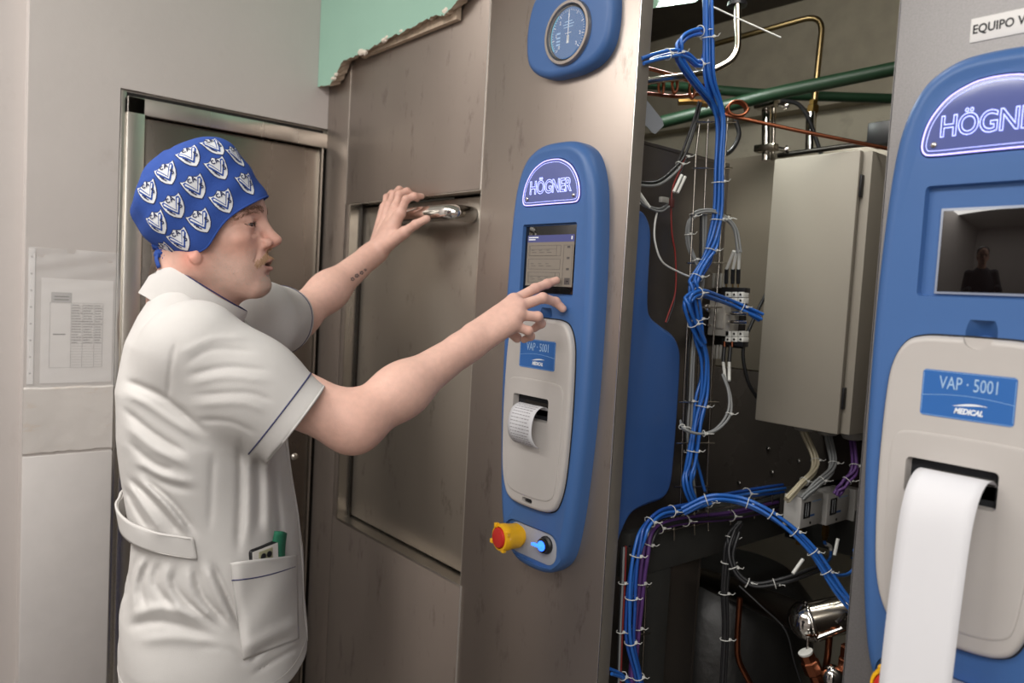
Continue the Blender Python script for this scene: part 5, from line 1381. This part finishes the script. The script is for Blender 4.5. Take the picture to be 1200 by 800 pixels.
# folds: (amplitude m, half width px, polyline)
FOLDS = [
 (-.0050, 5, [(147, 446), (170, 455), (195, 468), (240, 506)]), (.0040, 6, [(143, 458), (170, 472), (200, 492), (235, 514)]),
 (-.0045, 5, [(144, 478), (180, 508), (219, 532)]), (.0035, 6, [(147, 498), (180, 525), (222, 546)]),
 (-.0035, 5, [(150, 517), (180, 543), (204, 552)]), (-.0030, 5, [(160, 545), (190, 565), (225, 575)]), (.0030, 6, [(156, 540), (190, 557), (230, 566)]),
 (-.0040, 4, [(219, 440), (264, 430), (315, 434)]), (.0030, 5, [(222, 450), (266, 441), (318, 447)]),
 (-.0035, 4, [(225, 463), (288, 460), (320, 470)]), (.0028, 5, [(226, 474), (285, 472), (310, 482)]),
 (-.0030, 4, [(218, 426), (250, 409), (300, 412)]), (.0026, 5, [(210, 415), (248, 397), (292, 396)]), (-.0030, 4, [(232, 492), (270, 494), (300, 508)]),
 (-.0030, 3, [(206, 400), (200, 430), (196, 470)]),
 (-.0050, 6, [(282, 512), (282, 580), (279, 648)]), (.0040, 7, [(292, 520), (292, 580), (290, 640)]), (-.0042, 6, [(302, 530), (304, 580), (303, 622)]),
 (.0035, 6, [(313, 530), (314, 580), (314, 630)]), (-.0035, 5, [(322, 540), (326, 590), (330, 632)]), (-.0022, 5, [(250, 530), (248, 570), (246, 622)]),
 (-.0052, 5, [(152, 560), (185, 595), (214, 630)]), (.0040, 5, [(160, 558), (195, 592), (222, 626)]), (-.0048, 5, [(169, 560), (203, 590), (230, 626)]),
 (-.0040, 4, [(146, 570), (160, 598), (176, 622)]), (.0034, 4, [(150, 566), (170, 596), (192, 626)]),
 (-.0068, 5, [(249, 660), (266, 696), (284, 740)]), (.0050, 6, [(240, 662), (256, 700), (276, 738)]), (-.0050, 5, [(229, 662), (238, 698), (268, 732)]),
 (.0042, 6, [(219, 662), (226, 700), (252, 728)]), (-.0045, 5, [(206, 662), (206, 688), (229, 714), (258, 736)]), (.0036, 6, [(196, 660), (196, 690), (218, 722)]),
 (-.0045, 5, [(186, 658), (182, 684), (202, 712)]), (-.0045, 4, [(176, 654), (166, 682), (170, 712)]), (.0036, 5, [(168, 652), (156, 682), (156, 720)]),
 (-.0035, 4, [(162, 650), (154, 678), (144, 705)]), (-.0040, 6, [(150, 735), (190, 728), (250, 745)]), (.0040, 7, [(150, 722), (190, 712), (246, 728)]),
 (.0032, 8, [(160, 750), (220, 748), (280, 766)]), (-.0030, 6, [(230, 755), (270, 762), (290, 780)]),
 (-.0050, 4, [(292, 776), (312, 758), (347, 742)]), (.0045, 6, [(285, 762), (318, 742), (350, 728)]), (-.0035, 4, [(296, 790), (325, 772), (352, 756)]),
]
def fold(p, m):
    x, y = proj_px(p); out = np.zeros(len(p))
    for A, w_, L_ in FOLDS:
        best = np.full(len(p), 1e9); L_ = catmull(L_, 3)
        xs = [q[0] for q in L_]; ys = [q[1] for q in L_]
        mm = (x > min(xs) - 20) & (x < max(xs) + 20) & (y > min(ys) - 20) & (y < max(ys) + 20)
        if not mm.any(): continue
        X_, Y_ = x[mm], y[mm]; b = np.full(mm.sum(), 1e9); tt = np.zeros(mm.sum()); n = len(L_) - 1
        for i, (a, c) in enumerate(zip(L_, L_[1:])):
            dx, dy = c[0] - a[0], c[1] - a[1]; t = np.clip(((X_ - a[0]) * dx + (Y_ - a[1]) * dy) / (dx * dx + dy * dy), 0, 1)
            dd = np.hypot(X_ - a[0] - t * dx, Y_ - a[1] - t * dy); u = dd < b; b[u] = dd[u]; tt[u] = ((i + t) / n)[u]
        A = A * (.6 if (min(xs) > 200 and max(ys) < 512) else .72)
        out[mm] += A * np.exp(-(b / (w_ * .85)) ** 2) * np.clip(np.minimum(tt, 1 - tt) * 5 + .15, 0, 1)
    return out
# sleeves
RH = at(347, 496, 1.092); ru = unit(RE - RS * 1.0); ru = unit(RH - RS); rhn = unit(ru * 1.0 + M[:, 1] * -.02)
LH = LS + (LE - LS) * .62; lu = unit(LE - LS)
print('LS px', [ (600+F_PX*((p-CAM)@M)[0]/-((p-CAM)@M)[2], 400-F_PX*((p-CAM)@M)[1]/-((p-CAM)@M)[2]) for p in (LS, LH)])
# collar frame
KO = at(240, 336, 1.19); kdx = unit(cr * (94 / SX) - upc * (52 / SY)); kn = unit(np.cross(kdx, lat)); kn = kn if kn[2] > 0 else -kn
zh = (at(146, 779, 1.2)[2] + at(356, 772, 1.2)[2]) / 2
def tunic_fn(p):
    d = smax(torso_d(p), p[:, 2] - tz[-1] + .004, .02)
    sl = cone(p, RS + ru * -.01, RH + ru * .04, .072, .067); sl = smin(sl, sph(p, RS * .5 + RH * .5 + EZ * .008, .067), .03)
    sl = smax(sl, (p - RH) @ rhn, .002)
    d = smin(d, sl, .026)
    s2 = cone(p, LS, LH + lu * .04, .078, .062); s2 = smax(s2, (p - LH) @ lu, .002)
    d = smin(d, s2, .03)
    m = np.abs(d) < .03
    if m.any():
        q = p[m]; l = (q - TO) @ tl
        vis = np.clip((.10 - l) / .08, 0, 1)
        d[m] -= fold(q, None) * vis
        # soft folds all round, so the far side is cloth too
        d[m] += .0016 * np.sin(q[:, 0] * 31 + q[:, 2] * 17 + 2 * np.sin(q[:, 2] * 13)) * np.sin(q[:, 2] * 23 - q[:, 1] * 29)
    # hollows: sleeves, hem, neck
    d = smax(d, -np.maximum(cone(p, RH - ru * .06, RH + ru * .1, .057, .061), -((p - RH) @ ru + .055)), .002)
    d = smax(d, -np.maximum(cone(p, LH - lu * .06, LH + lu * .1, .054, .058), -((p - LH) @ lu + .055)), .002)
    tilt = zh - p[:, 2]
    d = smax(d, tilt, .002)
    d = smax(d, -np.maximum(torso_d(p, -.006), p[:, 2] - zh - .06), .002)
    r = p - KO; h = r @ kn; rad = np.linalg.norm(r - h[:, None] * kn, axis=1)
    d = smax(d, -np.maximum(rad - .088, -(h + .022)), .003)
    d = smax(d, -np.maximum(rad - .062, -(h + .06)), .003)
    return d
lo = np.minimum.reduce([TO - .34, RH - .12, LH - .12]); hi = np.maximum.reduce([TO + .34, RH + .12, LH + .12]); lo[2] = zh - .02; hi[2] = HO[2]
tunic = sdf_object('tunic', tunic_fn, lo, hi, .0024, white_c, man, 4, None, it=1)
tb_ = bvh_of(tunic)
def surf(c, dr, far=.3, off=0.):
    h = tb_.ray_cast(V(c), V(dr), far)
    return (np.array(h[0]) + unit(dr) * off) if h[0] is not None else None
def cuff_ring(name, C0, ax, back, off, rad, m):
    c = C0 - ax * back; u = unit(np.cross(ax, EZ)); v = np.cross(ax, u); P = []
    for k in range(48):
        a = 2 * PI * k / 48; dr = u * math.cos(a) + v * math.sin(a)
        h = tb_.ray_cast(V(c + dr * .12), V(-dr), .12)
        if h[0] is not None and np.linalg.norm(np.array(h[0]) - c) < .085: P.append(np.array(h[0]) + dr * off)
    bm = bmesh.new(); bm_sweep(bm, P + [P[0]], rad, 6, False); return link(name, from_bm(bm, name), m, tunic, 180)
cuff_ring('sleeve_piping', RH, ru, .027, .0002, .0011, pipe_m)
cuff_ring('sleeve_hem_seam', RH, ru, .0015, -.0008, .0019, white_c)
cuff_ring('sleeve_piping', LH, lu, .020, .0002, .0011, pipe_m)
# standing collar, open at the front
def col_pt(a, h, g=0.):
    ex_, la = (.066 + g + (.0045 if h < .01 else 0), .0655 + g)
    r = ex_ * (1 + .06 * max(0, math.cos(a)))
    p = KO + kdx * (r * math.cos(a)) + lat * (la * math.sin(a)) + kn * h
    return p
bm = bmesh.new(); rows_ = []; a0 = math.radians(9)
hs = [(-.058, .0030), (-.040, .0035), (-.030, .004), (-.020, .003), (-.010, .002), (-.002, .0005), (.0005, -.001), (.0005, -.004), (-.002, -.0045), (-.030, -.001)]
NA = 72
for i in range(NA + 1):
    a = a0 + (2 * PI - 2 * a0) * i / NA
    rows_.append([bm.verts.new(col_pt(a, h, g) + kn * .0016 * math.sin(a * 3 + 1)) for h, g in hs])
for a, b in zip(rows_, rows_[1:]):
    for k in range(len(hs) - 1): bm.faces.new((a[k], a[k + 1], b[k + 1], b[k]))
bm.faces.new(rows_[0]); bm.faces.new(rows_[-1][::-1])
col = link('collar', from_bm(bm, 'col'), white_c, tunic, 60)
P = [col_pt(a0 + (2 * PI - 2 * a0) * i / 60, .0012, -.0015) for i in range(61)]
bm = bmesh.new(); bm_sweep(bm, P, .0011, 6); link('collar_piping', from_bm(bm, 'cp'), pipe_m, tunic, 180)
# half belt round the back
def torso_pt(z, ang, off):
    a = np.interp(z, tz, ta); b = np.interp(z, tz, tb); c = np.interp(z, tz, tc)
    dr = tf * (a * math.cos(ang)) + tl * (b * math.sin(ang)); c0 = TO + tf * c; c0 = np.array([c0[0], c0[1], z])
    h = tb_.ray_cast(V(c0 + unit(dr) * .35), V(-unit(dr)), .35); R = math.hypot(a * math.cos(ang), b * math.sin(ang))
    base = c0 + dr
    if h[0] is not None: base = c0 + unit(dr) * max(np.linalg.norm(np.array(h[0]) - c0), R * .97)
    return base + unit(dr) * off
zb0 = onP(245, 656, TO - tl * .19, td)[2]; zb1 = onP(245, 627, TO - tl * .19, td)[2]
bm = bmesh.new(); G = []; NB = 70
for i in range(NB + 1):
    a = math.radians(-88 - 184 * i / NB); t = i / NB
    sag = .006 * math.sin(PI * t)
    col_ = []
    for h in np.linspace(0, 1, 7):
        z = zb0 + (zb1 - zb0) * h + sag + .012 * math.sin(PI * t)
        col_.append(bm.verts.new(torso_pt(z, a, .0030 + .012 * math.sin(PI * t) ** 2)))
    G.append(col_)
for a, b in zip(G, G[1:]):
    for k in range(6): bm.faces.new((a[k], a[k + 1], b[k + 1], b[k]))
bmesh.ops.smooth_vert(bm, verts=bm.verts[:], factor=.5, use_axis_x=True, use_axis_y=True, use_axis_z=True)
bmesh.ops.smooth_vert(bm, verts=bm.verts[:], factor=.5, use_axis_x=True, use_axis_y=True, use_axis_z=True)
o = link('half_belt', from_bm(bm, 'hb'), white_c, tunic, 180); sd = o.modifiers.new('s', 'SOLIDIFY'); sd.thickness = .003; sd.offset = 0
bm = bmesh.new()
for hh in (.10, .90):
    P = []
    for i in range(NB + 1):
        a = math.radians(-88 - 184 * i / NB); t = i / NB
        P.append(torso_pt(zb0 + (zb1 - zb0) * hh + .018 * math.sin(PI * t), a, .0052 + .006 * math.sin(PI * t) ** 2))
    bm_sweep(bm, P[1:-1], .0006, 4)
link('belt_stitching', from_bm(bm, 'bs'), mat('thread', srgb(200, 196, 192), .8), o, 180)
# patch pocket: a quilted grid laid on the tunic
def lay(px, py, off):
    r = unit(ray(px, py)); h = tb_.ray_cast(V(CAM), V(r))
    if h[0] is None or (np.array(h[0]) - CAM) @ r > 1.5: return None
    return np.array(h[0]) - r * off
def patch(name, quad, nu, nv, m, prof, par):
    (ax_, ay), (bx, by), (cx_, cy), (dx, dy) = quad       # tl, tr, br, bl
    bm = bmesh.new(); G = []; last = None
    for j in range(nv + 1):
        row = []
        for i in range(nu + 1):
            u, v = i / nu, j / nv
            x = (ax_ * (1 - u) + bx * u) * (1 - v) + (dx * (1 - u) + cx_ * u) * v; y = (ay * (1 - u) + by * u) * (1 - v) + (dy * (1 - u) + cy * u) * v
            off = prof(u, v); p = lay(x, y, off)
            if p is None:
                h_ = at(x, y, 1.16); nn = tb_.find_nearest(V(h_)); p = np.array(nn[0]) + np.array(nn[1]) * max(off, .002)
            row.append(bm.verts.new(p))
        G.append(row)
    for a, b in zip(G, G[1:]):
        for k in range(nu): bm.faces.new((a[k], a[k + 1], b[k + 1], b[k]))
    for _ in range(5): bmesh.ops.smooth_vert(bm, verts=[v for r_ in G[1:-1] for v in r_[1:-1]], factor=.5, use_axis_x=True, use_axis_y=True, use_axis_z=True)
    me = from_bm(bm, name); o = link(name, me, m, par, 180); sd = o.modifiers.new('s', 'SOLIDIFY'); sd.thickness = .002; sd.offset = 0
    return o, G
def pk(u, v):
    e = min(1, min(u, 1 - u) * 9); b = min(1, (1 - v) * 9)
    return .0022 + e * b * (.007 + .004 * (1 - v)) + .007 * math.exp(-((u - .62) / .25) ** 2) * (1 - v) * min(1, u * 5, (1 - u) * 5) + .0020 * math.sin(u * 7 + v * 9) * e * b
pocket, _ = patch('patch_pocket', [(270, 659), (348, 650), (350, 748), (285, 773)], 30, 36, white_c, pk, tunic)
pk_b = bvh_of(pocket)
def on_pocket(px, py, off):
    r = unit(ray(px, py)); h = pk_b.ray_cast(V(CAM), V(r))
    if h[0] is None: p = lay(px, py, .008 + off); return p
    return np.array(h[0]) - r * off
P = [on_pocket(271 + 75.5 * t, 680 - 16.5 * t - 1.5 * math.sin(PI * t) * -2, .0012) for t in np.linspace(.01, .99, 24)]
bm = bmesh.new(); bm_sweep(bm, [p for p in P if p is not None], .0010, 6); link('pocket_piping', from_bm(bm, 'pp'), pipe_m, pocket, 180)
# hem stitching near the bottom edge
bm = bmesh.new(); P = [torso_pt(zh + .020, 2 * PI * k / 90, .0001) for k in range(91)]; bm_sweep(bm, P, .0006, 4, False)
link('hem_stitching', from_bm(bm, 'hs'), MATS['thread'], tunic, 180)
# button placket down the front
bm = bmesh.new(); G = []
for j in range(40):
    z = zh + .01 + (KO[2] - .06 - zh) * j / 39; G.append([bm.verts.new(torso_pt(z, math.radians(a), .0014)) for a in (13, 9, 4, 1)])
for a, b in zip(G, G[1:]):
    for k in range(3): bm.faces.new((a[k], a[k + 1], b[k + 1], b[k]))
o = link('button_placket', from_bm(bm, 'bp'), white_c, tunic, 180); sd = o.modifiers.new('s', 'SOLIDIFY'); sd.thickness = .0016

# ---- trousers and shoes
nv_m = mat('navy trousers', srgb(38, 52, 120), .85, noise=.05, nscale=30, bump=.3, bscale=600)
z0 = tz[0]
def tr_fn(p):
    c = TO + tf * np.interp(.9, tz, tc); c = np.array([c[0], c[1], 0])
    q = p - c; x = q @ tf; y = q @ tl; z = p[:, 2]
    d = ell(np.stack([x, y, z], 1), (-.01, 0, .93), (.122, .172, .16))
    for s, fx in ((-1, -.02), (1, .03)):
        d = smin(d, cone(np.stack([x, y, z], 1), (-.005, s * .085, .86), (fx, s * .10, .48), .092, .072), .03)
        d = smin(d, cone(np.stack([x, y, z], 1), (fx, s * .10, .48), (fx - .02, s * .11, .06), .074, .070), .03)
    d = smax(d, .035 - z, .004); d = smax(d, z - .99, .004)
    return d + .0020 * np.sin(p[:, 2] * 40 + p[:, 0] * 30) * np.sin(p[:, 1] * 35 + p[:, 2] * 11)
sdf_object('trousers', tr_fn, (TO[0] - .3, TO[1] - .3, .0), (TO[0] + .3, TO[1] + .3, 1.02), .007, nv_m, man, 3)
shoe_m = mat('white clog', srgb(205, 205, 208), .5)
for s, fx in ((-1, -.02), (1, .03)):
    c = TO + tf * (np.interp(.9, tz, tc) + fx - .02) + tl * (s * .11); c[2] = 0
    def sh(p, c=c):
        q = p - c; x = q @ tf; y = q @ tl; z = p[:, 2]; Q = np.stack([x, y, z], 1)
        d = ell(Q, (.0, 0, .045), (.055, .042, .055)); d = smin(d, ell(Q, (.09, 0, .028), (.095, .048, .042)), .03)
        return smax(d, .002 - z, .004)
    sdf_object('shoe', sh, c - .25 * np.array([1, 1, 0]), c + np.array([.25, .25, .15]), .005, shoe_m, man, 3)

# ---- things in the pocket
pl = on_pocket(316, 662, 0.); _p2 = on_pocket(330, 661, 0.); _p1 = on_pocket(300, 664, 0.)
up_w = unit(EZ + tf * -.06); pr_ = _p2 - _p1; pr_[2] = 0; pr_ = unit(.82 * unit(pr_) + .18 * np.cross(td, EZ)); pr_ = unit(pr_ - up_w * (pr_ @ up_w)); pn = unit(np.cross(pr_, up_w)); pn = pn if pn @ td < 0 else -pn
pc_ = pl + EZ * -.038 - pn * .0090 - pr_ * .004
def PB(a, b, c): return pc_ + pr_ * a + up_w * b + pn * c
ph = thing('mobile_phone', pc_ - EZ * .07, 'mobile phone with camera lenses peeking out of the tunic pocket', 'phone')
def pbox(name, a, b, m, par, bev):
    bm = bmesh.new(); bm_box(bm, a, b, bev, 3)
    for v in bm.verts: v.co = V(PB(*v.co))
    return link(name, from_bm(bm, name), m, par, 40)
pbox('phone_case', (-.022, -.05, -.0045), (.030, .0665, .0045), blk, ph, .004)
pbox('phone_back', (-.0195, -.05, .004), (.0275, .0635, .0052), mat('silver phone back', srgb(196, 192, 188), .3), ph, .0006)
pbox('camera_plate', (-.009, .044, .0050), (.016, .0605, .0066), mat('camera plate', srgb(150, 148, 120), .35), ph, .0008)
for a in (-.002, .009):
    lathe('camera_lens', [(.0045, 0), (.0045, .001), (.003, .0014), (0, .0014)], PB(a, .0525, .0066), pn, blk, ph, 16)
bm = bmesh.new(); G = []
for j in range(9):
    row = []
    for i in range(7):
        u, v = i / 6, j / 8
        row.append(bm.verts.new(PB(.024 + .026 * u - .006 * (1 - v) * (u < .5), .03 + .053 * v - .010 * v * u - .004 * abs(u - .4), -.004 + .004 * math.sin(u * PI * 1.5) + .006 * v * v)))
    G.append(row)
for a, b in zip(G, G[1:]):
    for k in range(6): bm.faces.new((a[k], a[k + 1], b[k + 1], b[k]))
o = link('folded_cloth', from_bm(bm, 'gc'), mat('green cloth', srgb(36, 112, 84), .8, bump=.3, bscale=600), None, 180); sd = o.modifiers.new('s', 'SOLIDIFY'); sd.thickness = .0025
tag(o, 'corner of a folded green cloth sticking out of the tunic pocket', 'cloth')

# tattoo on the far wrist
rp = random.Random(12); bm = bmesh.new()
for cx0, cy0, r0 in ((413, 327, 3.2), (418, 323, 3.6), (423.5, 319.5, 3.2), (428, 316, 2.2)):
    for k in range(5):
        a0 = rp.uniform(0, 6.28); ring = []
        for j in range(7):
            a = a0 + j * 6.283 / 7; rr = r0 * (.20 + .22 * (j % 2)) ; ox = r0 * .5 * math.cos(k * 1.26); oy = r0 * .45 * math.sin(k * 1.26)
            d = unit(ray(cx0 + ox + rr * math.cos(a), cy0 + oy + rr * math.sin(a))); h = body_bvh.ray_cast(V(CAM), V(d))
            if h[0] is not None: ring.append(bm.verts.new(np.array(h[0]) + np.array(h[1]) * .0005))
        if len(ring) > 2: bm.faces.new(ring)
link('forearm_tattoo', from_bm(bm, 'ft'), mat('faded tattoo ink', srgb(88, 80, 84), .6), man, 180)
# ================================================================== the man behind the camera, mirrored in the dark screen
P2 = np.array([-.74, -1.27, 0.]); f2 = unit(np.array([.42, .90, 0])); l2 = np.cross(EZ, f2)
O2 = P2 + EZ * 1.625; R2 = np.stack([f2, l2, EZ], 1)
def man2(p):
    q = (p - O2) @ R2
    d = group(p, O2 + f2 * .01, .15, lambda pp: head_local((pp - O2) @ R2))
    d = smin(d, cone(q, (-.025, 0, -.06), (-.045, 0, -.20), .052, .058), .02)
    d = smin(d, ell(q, (-.04, 0, -.42), (.10, .17, .25)), .04)
    return d
hz2 = 1.10
dk = mat_attr('skin of second man', .5, noise=.05)
def col2(v): return np.tile(np.array(srgb(196, 150, 128)[:3]), (len(v), 1))
m2 = thing('person', P2, 'man with dark hair and glasses mirrored in the dark console screen', 'person')
sdf_object('body', lambda p: smax(man2(p), hz2 - p[:, 2], .005), P2 + np.array([-.32, -.32, 1.05]), P2 + np.array([.32, .32, 1.8]), .0035, dk, m2, 4, col2)
def hair2(p):
    q = (p - O2) @ R2
    d = ell(q, (-.018, 0, .045), (.104, .083, .084)); d = smin(d, ell(q, (-.05, 0, -.01), (.06, .076, .07)), .02)
    d = smax(d, (q[:, 0] - .062) + np.clip(.055 - q[:, 2], 0, .2) * .9, .01)
    return d + .002 * np.sin(q[:, 0] * 300 + 60 * q[:, 1]) * np.sin(q[:, 1] * 260)
sdf_object('hair', hair2, O2 - .14, O2 + .15, .004, mat('near black hair', srgb(34, 28, 26), .5), m2, 3)
def shirt2(p):
    q = (p - O2) @ R2
    d = ell(q, (-.04, 0, -.46), (.125, .185, .31))
    for s in (-1, 1):
        d = smin(d, cone(q, (-.04, s * .17, -.26), (-.02, s * .235, -.52), .060, .046), .04); d = smin(d, cone(q, (-.02, s * .235, -.52), (.16, s * .17, -.42), .046, .038), .02)
    d = smax(d, -(np.linalg.norm((q - np.array([-.04, 0, 0]))[:, :2], axis=1) - .064), .004) if False else d
    return smax(d, q[:, 2] + .165, .01)
sdf_object('shirt', shirt2, O2 - np.array([.36, .36, .85]), O2 + np.array([.36, .36, -.1]), .006, mat('charcoal shirt', srgb(56, 56, 62), .85), m2, 3)
def legs2(p):
    q = (p - O2) @ R2; d = None
    for s in (-1, 1):
        c = cone(q, (-.04, s * .085, -.74), (-.03, s * .10, -1.54), .095, .065); d = c if d is None else smin(d, c, .02)
    return smax(d, .03 - p[:, 2], .004)
sdf_object('trousers', legs2, O2 - np.array([.36, .36, 1.62]), O2 + np.array([.36, .36, -.6]), .008, mat('dark trousers', srgb(40, 42, 52), .85), m2, 3)
for s in (-1, 1):
    for sx in (-1,):
        c = O2 + R2 @ np.array([-.0, s * .10, -1.6])
        sdf_object('shoe', lambda p, c=c: smax(ell((p - c) @ R2, (.03, 0, .015), (.13, .048, .055)), .002 - p[:, 2], .004), c - .18, c + .18, .006, blk, m2, 3)
gm = mat('thin spectacle frame', srgb(60, 54, 50), .3, .8)
g = bmesh.new()
for s in (-1, 1):
    c = O2 + R2 @ np.array([.099, s * .032, -.004]); bm_sweep(g, [c + l2 * (.023 * math.cos(a)) + EZ * (.016 * math.sin(a)) for a in np.linspace(0, 2 * PI, 25)], .0010, 6, False)
    bm_sweep(g, [O2 + R2 @ np.array(t) for t in ((.099, s * .055, .002), (.09, s * .070, .003), (-.0, s * .078, .002))], .0010, 6)
bm_sweep(g, [O2 + R2 @ np.array(t) for t in ((.099, -.009, .000), (.101, 0, .003), (.099, .009, .000))], .0010, 6)
tag(link('spectacles', from_bm(g, 'sp'), gm, None, 180), 'thin framed spectacles worn by the dark haired man', 'glasses')
for s in (-1, 1):
    c = O2 + R2 @ np.array([.0755, s * .032, -.001]); e = lathe('eyeball', [(0, -.012), (.010, -.006), (.0122, 0), (.0104, .0064), (.006, .0106)], c, f2, white_e, m2, 20, 180)
    lathe('iris', [(.006, .0107), (.003, .012), (0, .0124)], c, f2, iris, e, 16, 180)
# ================================================================== light
w = bpy.data.worlds.new('world'); SC.world = w; w.use_nodes = True
w.node_tree.nodes['Background'].inputs[0].default_value = (.9, .92, 1, 1); w.node_tree.nodes['Background'].inputs[1].default_value = .35
def lamp(name, loc, rot, size, power, col=(1, .97, .93)):
    l = bpy.data.lights.new(name, 'AREA'); l.shape = 'RECTANGLE'; l.size, l.size_y = size; l.energy = power; l.color = col
    o = bpy.data.objects.new(name, l); COL.objects.link(o); o.location = loc; o.rotation_euler = rot; return o
lamp('ceiling_lamp', (-1.3, -1.9, 2.88), (0, 0, 0), (1.6, 1.0), 50)
lamp('ceiling_lamp', (.6, -1.9, 2.88), (0, 0, 0), (1.4, .8), 36)
_f = lamp('flash_lamp', (.8, -1.95, 2.05), (0, 0, 0), (1.3, 1.3), 16)
_f.rotation_euler = (Vector((-1.2, -.4, 1.15)) - Vector((.8, -1.95, 2.05))).to_track_quat('-Z', 'Y').to_euler()
lamp('bay_light', tuple(at(786, -10, 1.62) - np.array([0, 0, .03])), (0, 0, 0), (.06, .30), 3.2, (.95, 1, .95))
lamp('bay_light', (-.75, .12, 2.40), (math.radians(48), 0, 0), (.6, .3), 6.0, (1, .97, .9))  # added light without a fitting, turned to brighten the bay wall and pipes
vs = SC.view_settings; vs.view_transform = 'Standard'; vs.look = 'None'; vs.gamma = 1; vs.use_curve_mapping = False; vs.exposure = .03
